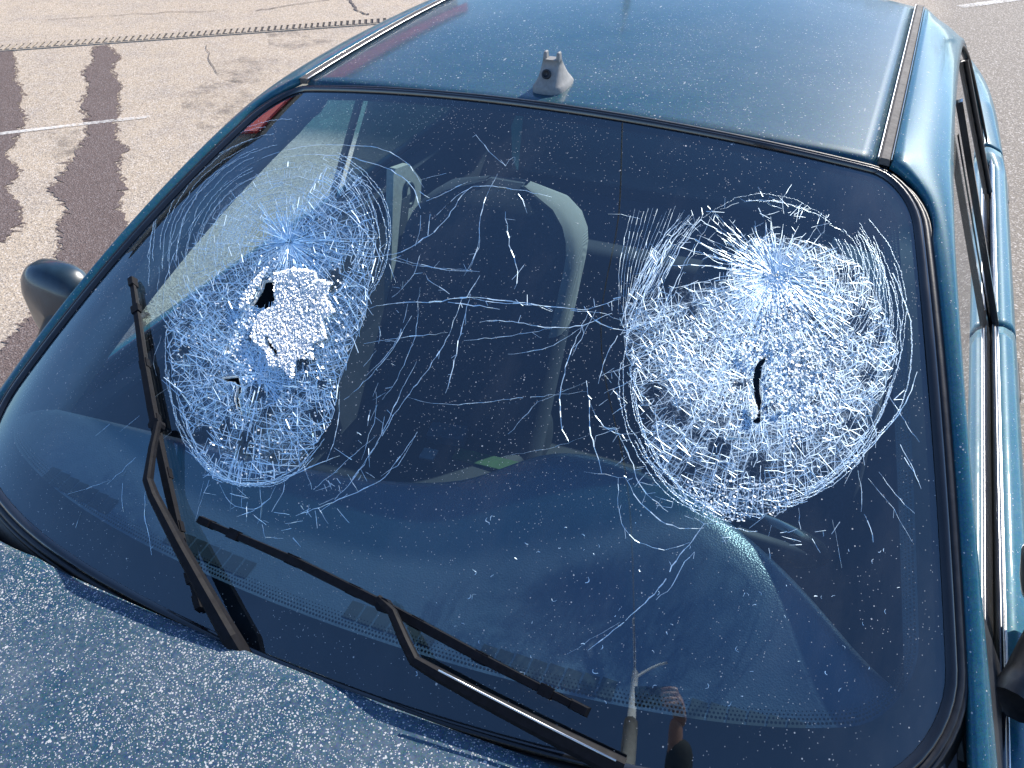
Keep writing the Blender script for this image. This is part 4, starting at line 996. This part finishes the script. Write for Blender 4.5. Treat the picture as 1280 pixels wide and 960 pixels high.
def seat(name, cx, cy, top, wd, label):
    st = bpy.data.objects.new('front_seat', None); link(st, car); st.empty_display_size = .1; st['label'] = label
    # backrest: rounded slab leaning back
    rows = []
    for v in np.linspace(0, 1, 22):
        h = v; z = .42+(top-.42)*h; yb = cy-.40*(1-h); hw = wd*(.98-.05*h)
        if h > .72: hw *= max(.05, math.sqrt(max(0., 1-((h-.72)/.285)**3.2)))
        th = .085-.02*h; 
        if h > .85: th *= math.sqrt(max(.02, 1-((h-.85)/.152)**2))
        ring = []
        for k in range(28):
            a = 2*math.pi*k/28; c_, s_ = math.cos(a), math.sin(a)
            ring.append(V(cx+hw*np.sign(c_)*abs(c_)**.45, yb+th*np.sign(s_)*abs(s_)**.6-.018*(abs(c_) > .7)*(s_ < .1), z))
        rows.append(ring)
    m = MB(); m.grid(rows, close_v=True); m.f.append(tuple(range(len(m.v)-28, len(m.v)))); m.build('backrest', M['shade_cloth'], st, True)
    m = MB(); m.grid([[p+V((cx-p[0])*.02, -.004, .001) for p in r[15:27]] for r in rows[1:]]); m.build('seat_shade_front', M['shade_cloth'], st, True)  # dark sheet over the front face, painted shade
    m = MB(); m.grid([[r[k % 28]+V(.003, .001, .002) for k in range(25, 36)] for r in rows[11:]]); m.build('seat_lit_edge', M['fabric'], st, True)  # pale cloth laid only along the edge the sun lights
    m = MB(); m.box(V(cx, cy-.46, .42), wd*.95, .24, .075); subsurf(bevel(m.build('seat_cushion', M['dark_in'], st, True), .05, 3), 1)
    return st
seat('front_seat', -.325, 1.385, .955, .245, 'seat with a sunlit right edge')
seat('front_seat', .40, 1.22, 1.02, .22, 'seat behind the steering wheel')
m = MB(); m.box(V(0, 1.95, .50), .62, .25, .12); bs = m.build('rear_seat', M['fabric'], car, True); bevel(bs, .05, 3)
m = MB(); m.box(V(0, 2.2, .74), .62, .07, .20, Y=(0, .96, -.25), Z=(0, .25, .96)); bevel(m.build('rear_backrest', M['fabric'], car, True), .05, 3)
m = MB(); m.box(V(0, 2.42, .93), .60, .20, .012); m.build('parcel_shelf', M['dark_in'], car)
# steering wheel
sw = bpy.data.objects.new('steering_wheel', None); link(sw, car); sw.empty_display_size = .1
cx = V(.37, .565, .80); ax = V(0, .80, .60); e1 = V(1, 0, 0); e2 = np.cross(ax, e1)
m = MB(); m.tube([cx+.185*(e1*math.cos(a)+e2*math.sin(a)) for a in np.linspace(0, 2*math.pi, 41)], .014, 8, False); m.build('wheel_rim', M['gloss_black'], sw, True)
m = MB(); m.tube([cx-ax*.03, cx+ax*.02], .055, 14)
for a in (.25, 2.9, 4.71): m.tube([cx, cx+.18*(e1*math.cos(a)+e2*math.sin(a))], .014, 6)
m.tube([cx, cx-ax*.28], .03, 8); m.build('wheel_hub', M['dark_in'], sw, True)
# passenger-side pillar with its belt
for sg in (-1,):
    bp = bpy.data.objects.new('belt_pillar', None); link(bp, car); bp.empty_display_size = .1
    pts = on_plane(np.array([492, 512, 527, 522, 508, 487.]), np.array([212, 205, 225, 330, 430, 430.]), 0, -.615)
    m = MB(); m.add(pts, [tuple(range(6))]); solid(m.build('pillar_cover', M['trim'], bp), .02, 1)
    c = on_plane(np.array(511.), np.array(243.), 0, -.585)
    m = MB(); m.tube([c+V(0, .022*math.cos(a), .030*math.sin(a)) for a in np.linspace(0, 6.283, 17)], .007, 8, False); m.build('belt_anchor', M['plastic'], bp, True)
    m = MB(); a = c; q = [on_plane(np.array(x), np.array(y), 0, -.57) for x, y in ((508., 246.), (500., 330.), (492., 430.), (486., 500.))]
    m.grid([[p+V(0, -.02, 0), p+V(0, .02, 0)] for p in q]); solid(m.build('belt_web', M['belt'], bp), .002)

# odds and ends lying on the passenger seat
def flat(name, px, py, z, hx, hy, rz, mat, label, cat, hz=.003):
    p = on_plane(np.array(float(px)), np.array(float(py)), 2, z); o = thing(name, label, cat, tuple(p)); c_, s_ = math.cos(rz), math.sin(rz)
    m = MB(); m.box(V(0, 0, hz), hx, hy, hz, V(c_, s_, 0), V(-s_, c_, 0), V(0, 0, 1)); bevel(m.build('sheet' if hz < .01 else 'packet', mat, o), .0015)
M['green'] = simple('green_card', (.02, .07, .012), .7, var=.2); M['paper'] = simple('white_paper', (.22, .25, .28), .8, var=.1, scale=20); M['bluepack'] = simple('blue_packet', (.05, .085, .12), .6, var=.3, scale=50)  # colours darkened to stand in for shade over the seat
flat('booklet', 606, 577, .492, .075, .020, .05, M['green'], 'narrow green booklet lying on the front edge of the passenger seat', 'booklet')
flat('paper_note', 592, 524, .492, .022, .026, .4, M['paper'], 'white note lying beyond the blue packet on the passenger seat', 'paper')
flat('paper_slip', 536, 569, .492, .018, .018, .1, M['paper'], 'small pale square slip left of the green booklet on the seat', 'paper')
flat('packet', 560, 548, .492, .045, .026, .2, M['bluepack'], 'dull blue packet lying on the passenger seat behind the green booklet', 'packet', .012)

# ---------------------------------------------------------------- ground
mb = MB(); g = np.concatenate([[-300, -100, -40], np.linspace(-16, 16, 17), [40, 100, 300]]); X, Y = np.meshgrid(g, g, indexing='ij')
mb.grid(np.stack([X, Y, 0*X], -1)); gr = mb.build('ground', M['asphalt'], kind='structure'); gr['label'] = 'sunlit beige asphalt of the car park'
def gpt(x, y, z=0.0): return on_plane(np.array(float(x)), np.array(float(y)), 2, z)
def stain(left, right, label, amp=5.5):
    """two ragged edges, top to bottom"""
    def rag(e):
        e = np.array(e, float); d = np.concatenate([[0], np.cumsum(np.linalg.norm(np.diff(e, axis=0), axis=1))]); n = int(d[-1]/2.6); k = np.linspace(0, d[-1], n)
        q = np.stack([np.interp(k, d, e[:, 0]), np.interp(k, d, e[:, 1])], 1)
        q[:, 0] += rng.normal(0, 1, n)*amp*.85*(.45+.55*np.abs(np.sin(np.cumsum(rng.uniform(0, .9, n)))))*np.clip((q[:, 1]+60)/260, .35, 1); q[:, 1] += rng.normal(0, .5, n); return q
    q = np.concatenate([rag(left), rag(right)[::-1]]); P = np.array([gpt(x, y, .003) for x, y in q])
    vs, es, fs, *_ = delaunay_2d_cdt([Vector(p[:2]) for p in P], [(i, (i+1) % len(P)) for i in range(len(P))], [], 1, 1e-6)
    o = mesh_obj('damp_stain', [(v[0], v[1], .003) for v in vs], fs, M['stain'], kind='structure'); o['label'] = label
    q = np.concatenate([rag(np.array(left)+(-3.5, 0)), rag(np.array(right)+(3.5, 0))[::-1]]); P = np.array([gpt(x, y, .0012) for x, y in q])
    vs, es, fs, *_ = delaunay_2d_cdt([Vector(p[:2]) for p in P], [(i, (i+1) % len(P)) for i in range(len(P))], [], 1, 1e-6)
    o = mesh_obj('damp_fringe', [(v[0], v[1], .0012) for v in vs], fs, M['fringe'], kind='structure')
stain([(-40, 62), (-44, 120), (-50, 200), (-60, 300)], [(15, 64), (19, 80), (20, 98), (27, 110), (22, 131), (31, 150), (20, 174), (5, 195), (25, 214), (6, 232), (24, 259), (28, 277), (2, 303)], 'dark damp stain at the left edge below the drain')
stain([(124, 57), (116, 64), (118, 76), (104, 90), (113, 106), (102, 131), (110, 150), (111, 168), (88, 202), (63, 240), (88, 259), (73, 281), (77, 305), (58, 350), (36, 397), (2, 439), (-40, 480), (-60, 560)], [(134, 56), (142, 64), (149, 71), (138, 86), (149, 108), (146, 142), (143, 172), (159, 186), (147, 203), (153, 232), (149, 262), (160, 292), (172, 330), (180, 380), (180, 420), (150, 520), (100, 600)], 'long dark ragged stain running from the drain towards the car')
for q in ([(225, 118), (262, 100), (300, 100), (320, 118), (300, 150), (250, 166), (228, 140)], [(262, 80), (300, 70), (345, 74), (350, 95), (310, 106), (275, 100)], [(330, 40), (400, 34), (420, 50), (370, 64), (335, 56)], [(60, 165), (100, 160), (100, 220), (70, 225)]):
    P = [gpt(x+rng.normal(0, 1), y+rng.normal(0, .6), .0016) for x, y in q]; o = mesh_obj('oil_patch', P, [tuple(range(len(P)))], M['oil'], kind='structure')
def ribbon(name, pts, wd, mat, z, label=None, jit=0):
    P = np.array(pts, float); d = np.gradient(P, axis=0); d /= np.linalg.norm(d, axis=1)[:, None]; n = np.stack([-d[:, 1], d[:, 0]], 1)*wd/2
    k = rng.uniform(1-jit, 1+jit, (2, len(P), 1))
    m = MB(); m.grid([[V(*(p+a*k0), z), V(*(p-a*k1), z)] for p, a, k0, k1 in zip(P, n, k[0], k[1])]); o = m.build(name, mat, kind='structure')
    if label: o['label'] = label
    return o
a, b = gpt(0, 168)[:2], gpt(188, 146)[:2]; d = (b-a)/np.linalg.norm(b-a)
ribbon('painted_line', [a-d*5+(b-a+d*5)*u for u in np.linspace(0, 1, 24)], .045, M['white_paint'], .0045, 'thin worn white line crossing the stains', .15)
a, b = gpt(1200, 9)[:2], gpt(1280, -2)[:2]; d = (b-a)/np.linalg.norm(b-a)
ribbon('painted_line', [a+d*6*u for u in np.linspace(0, 1, 24)], .09, M['white_paint'], .0045, 'white bay line beyond the back of the car', .1)
def crackline(px, wd):
    P = []
    for (x0, y0), (x1, y1) in zip(px[:-1], px[1:]):
        for u in np.linspace(0, 1, 5)[:-1]: P.append(gpt(x0+(x1-x0)*u+rng.normal(0, .8), y0+(y1-y0)*u+rng.normal(0, .4))[:2])
    ribbon('asphalt_crack', P, wd, M['seam'], .0055, None, .6)
crackline([(432, -2), (441, 4), (445, 12), (455, 18), (463, 19)], .018)
crackline([(320, 14), (350, 9), (390, 3), (430, -3)], .010)
crackline([(258, 58), (262, 76), (270, 92), (282, 97)], .005)
crackline([(60, 26), (130, 20), (210, 16), (290, 13)], .008)
# drain channel across the car park
a, b = gpt(0, 61)[:2], gpt(470, 27.5)[:2]; d = (b-a)/np.linalg.norm(b-a); pn = np.array([-d[1], d[0]]); L0 = np.linalg.norm(b-a)
dc = thing('drain_channel', 'long narrow slotted drain channel across the asphalt', 'drain', (a[0], a[1], 0))
def loc(p, z): return V(p[0]-a[0], p[1]-a[1], z)
m = MB(); m.add([loc(a-d*4-pn*.07, .003), loc(b+d*3-pn*.07, .003), loc(b+d*3+pn*.07, .003), loc(a-d*4+pn*.07, .003)], [(0, 1, 2, 3)]); m.build('channel_bed', M['grate'], dc)
m = MB(); k = -4.0
while k < L0+3:
    p = a+d*(k+.0)+0*pn; m.box(loc(p, .008), .012, .068, .006, X=V(*d, 0), Y=V(*(pn+d*.15), 0), Z=V(0, 0, 1)); k += .048+rng.uniform(-.003, .003)
m.build('grate_bar', M['iron'], dc, kind='stuff')
for sgn in (-1, 1):
    m = MB(); m.box(loc((a-d*4+b+d*3)/2+pn*sgn*.079, .003), (L0+7)/2, .007, .005, X=V(*d, 0), Y=V(*pn, 0), Z=V(0, 0, 1)); m.build('drain_edge', M['iron'], dc)

# ---------------------------------------------------------------- what the glass and paint mirror
# building with a long red fascia, to the left and behind
A = np.array([-9.9, 6.3]); B = np.array([-14.6, 27.0]); d = (B-A); Lb = np.linalg.norm(d); d /= Lb; pn = np.array([-d[1], d[0]])
bl = thing('shop_building', 'long low shop with a red panelled fascia mirrored in the car roof', 'building', (A[0], A[1], 0))
def lb(u, o, z): p = d*u+pn*o; return V(p[0], p[1], z)
X, Y, Z = V(*d, 0), V(*pn, 0), V(0, 0, 1)
m = MB(); m.box(lb(Lb/2, 3.0, 2.95), Lb/2, 3.0, 2.95, X, Y, Z); m.build('wall', M['wall'], bl)
m = MB(); m.box(lb(Lb/2, 3.0, 6.0), Lb/2+.2, 3.3, .1, X, Y, Z); m.build('roof_slab', M['molding'], bl)
for k in range(10):
    u = 1.2+k*2.2
    m = MB(); m.box(lb(u, -.10, 5.25), 1.06, .06, .60, X, Y, Z); m.build('fascia_panel', M['red'], bl)
    m = MB(); m.box(lb(u, -.03, 1.55), .95, .05, 1.25, X, Y, Z); wdw = m.build('window', M['dark_glass'], bl)
    m = MB()
    for o in (-.97, .97): m.box(lb(u+o, -.05, 1.55), .04, .07, 1.3, X, Y, Z)
    for z in (.27, 2.83): m.box(lb(u, -.05, z), .93, .07, .04, X, Y, Z)
    m.build('frame', M['molding'], wdw)
# utility poles and their wires
def pole(x, y, h, label, arm):
    p = thing('utility_pole', label, 'utility pole', (x, y, 0), 'utility poles')
    hc = h*.845
    m = MB(); m.tube([V(0, 0, z) for z in np.linspace(0, hc, 8)], list(np.linspace(.14, .115, 8)), 12); m.build('concrete_shaft', M['concrete'], p, True)
    m = MB(); m.tube([V(0, 0, hc-.1), V(0, 0, h)], [.075, .06], 12); m.build('steel_top', M['galv'], p, True)
    for dx, dy in arm:
        m = MB(); q = [V(dx*u, dy*u, h-.15+.45*math.sin(u*1.4)) for u in np.linspace(0, 1, 8)]; m.tube(q, .022, 8); m.build('bracket', M['galv'], p, True)
    return p
P1 = (1.22, -4.30, 8.35); P2 = (-6.3, 22.2, 8.2)
pole(*P1, 'grey pole with a white top standing behind the photographer', ((.55, .25), (-.25, .75)))
pole(*P2, 'dark pole with spreading wires behind the car', ((.3, 0), (-.3, 0)))
def wire(a, b, sag, label, r=.012):
    a, b = V(*a), V(*b); m = MB(); m.tube([a+(b-a)*u-V(0, 0, sag*4*u*(1-u)) for u in np.linspace(0, 1, 40)], r, 6); o = m.build('overhead_wire', M['cable'], None, True); tag(o, label, 'wire', 'overhead wires')
wire((P1[0], P1[1], 8.3), (P2[0], P2[1], 8.2), .35, 'overhead wire running from the white-topped pole back over the car')
wire((P2[0], P2[1], 8.1), (-22, 20, 8.6), .3, 'overhead wire from the rear pole off to the left')
wire((P2[0], P2[1], 8.1), (9, 26, 8.6), .3, 'upper overhead wire from the rear pole to the right')
wire((P2[0], P2[1], 8.0), (7, 17, 7.2), .3, 'lower overhead wire from the rear pole to the right')
# trees far behind
def tree(x, y, h, seed, label):
    r = np.random.default_rng(seed); t = thing('leafy_tree', label, 'tree', (x, y, 0), 'trees behind the car')
    m = MB(); m.tube([V(0, 0, 0), V(.05, 0, h*.25), V(.0, .08, h*.5), V(.05, .02, h*.8)], [.2, .16, .11, .03], 8)
    for k in range(7):
        a = r.uniform(0, 6.28); z = h*r.uniform(.3, .6); l = h*r.uniform(.18, .3); m.tube([V(0, 0, z), V(l*.5*math.cos(a), l*.5*math.sin(a), z+l*.5), V(l*math.cos(a), l*math.sin(a), z+l*.8)], [.07, .045, .015], 6)
    m.build('trunk', M['bark'], t, True)
    Vt = []; Fc = []; cl = [(r.normal(0, h*.16), r.normal(0, h*.16), h*r.uniform(.38, .95), h*r.uniform(.08, .16)) for _ in range(26)]
    for cx_, cy_, cz_, cr in cl:
        for _ in range(90):
            v = r.normal(0, 1, 3); v /= np.linalg.norm(v); p = V(cx_, cy_, cz_)+v*cr*r.uniform(.5, 1.); a = r.normal(0, 1, 3); a /= np.linalg.norm(a); b = np.cross(a, v); l = r.uniform(.05, .12)
            i = len(Vt); Vt += [p-a*l, p+b*l*.5, p+a*l, p-b*l*.5]; Fc.append((i, i+1, i+2, i+3))
    mesh_obj('crown', Vt, Fc, M['leaf'], t)
tree(.6, 27, 5.6, 3, 'nearer round tree behind the car, mirrored in the roof edge')
tree(6.2, 31, 6.5, 5, 'taller tree behind the car to the right of the round one')

# ---------------------------------------------------------------- the photographer, mirrored in the lower glass
gs_, gt_ = gst(797, 868); gP = glass(gs_, gt_)[0]; gN = gnorm(gs_, gt_)[0]; gd = ray(797, 868); gr = gd-2*(gd@gN)*gN
PH = gP+gr*(np.linalg.norm(gP-CAM)+.30)      # where the glass shows the phone, a little behind the lens
ph = thing('phone', 'black phone held sideways to photograph the car', 'phone', tuple(PH))
pc = Rv*.062-Uv*.006
m = MB(); m.box(pc-Fv*.004, .0735, .036, .004, X=Rv, Y=Uv, Z=Fv); bevel(m.build('phone_body', M['phone'], ph), .004, 3)
m = MB(); m.lathe([(.006, 0), (.006, .0015), (.004, .002)], pc*0+Rv*.0+Fv*.0002, Fv, 14); m.build('phone_camera', M['gloss_black'], ph)
def skin(name, joints, edges, mat, parent, root=0, sub=2):
    me = bpy.data.meshes.new(name); me.from_pydata([tuple(map(float, j[:3])) for j in joints], edges, []); me.materials.append(mat)
    o = bpy.data.objects.new(name, me); link(o, parent)
    md = o.modifiers.new('skin', 'SKIN'); md.use_smooth_shade = True
    lay = me.skin_vertices[0].data if me.skin_vertices else None
    if lay is None:
        bm = bmesh.new(); bm.from_mesh(me); bm.verts.layers.skin.verify(); bm.to_mesh(me); bm.free(); lay = me.skin_vertices[0].data
    for i, j in enumerate(joints):
        r = j[3]; lay[i].radius = (r, r) if np.isscalar(r) else r; lay[i].use_root = (i == root)
    sb = o.modifiers.new('sub', 'SUBSURF'); sb.levels = sub; sb.render_levels = sub
    return o
pg = V(CAM[0]+.56, -1.66, 0)
per = thing('person', 'photographer in a dark jacket holding up a phone, mirrored in the glass', 'person', tuple(pg))
W = lambda p: np.asarray(p, float)-pg
grip = PH-Fv*.002+Rv*.118-Uv*.010
wrist = grip-Uv*.085+Rv*.045-Fv*.055
# body: one continuous figure, facing the car
ft = [(-.11, .02), (.11, -.05)]
J = [V(0, 0, .95), V(0, .0, 1.10), V(0, .02, 1.28), V(0, .03, 1.42), V(0, .05, 1.52), V(0, .07, 1.60),
     V(.19, .04, 1.42), V(-.19, .04, 1.42)]
el = W(wrist)*.45+J[7]*.55+V(.03, -.02, -.16)
J += [V(.24, .02, 1.15), V(.22, .12, .93), V(.20, .15, .86)]
J += [el, W(wrist+(grip-wrist)*.40), V(-.10, .01, .86), V(-.11, .05, .50), V(-.11, .02, .09), V(.10, .01, .86), V(.115, .03, .50), V(.11, -.03, .09)]
Rr = [.155, .135, .15, .13, .062, .06, .075, .075, .05, .036, .03, .042, .030, .10, .062, .045, .10, .062, .045]
body = skin('body', [(*p, r) for p, r in zip(J, Rr)], [(0, 1), (1, 2), (2, 3), (3, 4), (4, 5), (3, 6), (3, 7), (6, 8), (8, 9), (9, 10), (7, 11), (11, 12), (0, 13), (13, 14), (14, 15), (0, 16), (16, 17), (17, 18)], M['skin'], per)
Jj = [J[i] for i in (0, 1, 2, 3, 6, 7, 8, 9, 11)]+[W(wrist)*.97+J[11]*.03]; Rj = [.175, .15, .165, .145, .09, .09, .066, .05, .078, .058]
skin('jacket', [(*p, r) for p, r in zip(Jj, Rj)], [(0, 1), (1, 2), (2, 3), (3, 4), (3, 5), (4, 6), (6, 7), (5, 8), (8, 9)], M['jacket'], per)
Jt = [J[i] for i in (0, 13, 14, 15, 16, 17, 18)]
skin('trousers', [(*p, r) for p, r in zip(Jt, [.165, .112, .076, .064, .112, .076, .064])], [(0, 1), (1, 2), (2, 3), (0, 4), (4, 5), (5, 6)], M['jeans'], per)
for x, y in ft:
    m = MB(); rows = []
    for u in np.linspace(0, 1, 9):
        wd = .045*math.sin(math.pi*(.12+.8*u))**.5; hh = .095*(1-.6*u)+.01
        rows.append([V(x+wd*math.cos(a), y-.09+.27*u, max(0.004, hh/2+hh/2*math.sin(a))) for a in np.linspace(0, 2*math.pi, 12, endpoint=False)])
    m.grid(rows, close_v=True); m.f += [tuple(range(12))[::-1], tuple(range(len(m.v)-12, len(m.v)))]; m.build('shoe', M['shoe'], per, True)
# head with a face
hc = V(0, .10, 1.70); m = MB(); rows = []
for v in np.linspace(-1, 1, 25):
    z = v*.118; ring = []
    for k in range(32):
        a = 2*math.pi*k/32; c_, s_ = math.cos(a), math.sin(a); r = math.sqrt(max(1e-4, 1-abs(v)**2.3)); wx = .076*(1-.22*max(0, -v)); wy = .098
        y = wy*s_*r; x = wx*c_*r
        if s_ > .3:
            y += .024*math.exp(-(x/.014)**2-((v+.18)/.16)**2)+.006*math.exp(-(x/.03)**2-((v+.55)/.07)**2)-.010*(math.exp(-((abs(x)-.031)/.015)**2-((v-.02)/.10)**2))+.006*math.exp(-((v-.18)/.10)**2)
        ring.append(hc+V(x, y, z))
    rows.append(ring)
m.grid(rows, close_v=True); head = m.build('head', M['skin'], per, True)
for sg in (-1, 1):
    m = MB(); m.lathe([(.001, -.011), (.008, -.008), (.011, 0), (.008, .008), (.001, .011)], hc+V(sg*.031, .083, .002), V(0, 1, 0), 12); m.build('eye', M['galv'], head, True)
    m = MB(); m.tube([hc+V(sg*(.074+.006*math.sin(a)), -.004+.02*math.cos(a), -.005+.032*math.sin(a)) for a in np.linspace(0, 6.283, 13)], .007, 6); m.build('ear', M['skin'], head, True)
m = MB(); m.tube([hc+V(x, .088-.4*x*x, -.062) for x in np.linspace(-.025, .025, 7)], .005, 6); m.build('lips', M['red'] if False else M['skin'], head, True)
m = MB(); rows = []
for v in np.linspace(.15, 1.02, 10):
    z = v*.124; r = math.sqrt(max(1e-4, 1-min(1, abs(v)/1.02)**2.3)); rows.append([hc+V(.083*math.cos(a)*r, -.008+.102*math.sin(a)*r*(1 if math.sin(a) < 0 else .86+.14*v), z) for a in np.linspace(0, 6.283, 28, endpoint=False)])
m.grid(rows, close_v=True); m.build('hair', M['hair'], per, True)
# right hand closed on the end of the phone: palm, four fingers in front of the case, thumb behind
hj = [(*W(wrist), .027), (*W(grip-Uv*.048+Rv*.040-Fv*.022), .030), (*W(grip-Uv*.012+Rv*.036-Fv*.010), .026), (*W(grip+Uv*.020+Rv*.026-Fv*.006), .018)]; he = [(0, 1), (1, 2), (2, 3)]
def chain(root, pts, rr):
    k = root
    for p, r in zip(pts, rr): hj.append((*W(p), r)); he.append((k, len(hj)-1)); k = len(hj)-1
for i, (up, ln) in enumerate(((.024, .86), (.008, 1.0), (-.010, .95), (-.027, .78))):
    b = grip+Uv*up
    chain(3 if i < 2 else 2, [b+Rv*.030+Fv*.010, b+Rv*.010+Fv*.020-Uv*.002, b-Rv*.014*ln+Fv*.021-Uv*.004, b-Rv*.032*ln+Fv*.017-Uv*.006], [.0098, .0095, .0085, .007])
chain(1, [grip-Uv*.030+Rv*.020-Fv*.022, grip-Uv*.018-Rv*.008-Fv*.020, grip-Uv*.010-Rv*.034-Fv*.013], [.014, .0115, .009])
skin('hand', hj, he, M['skin'], per, 0, 2)
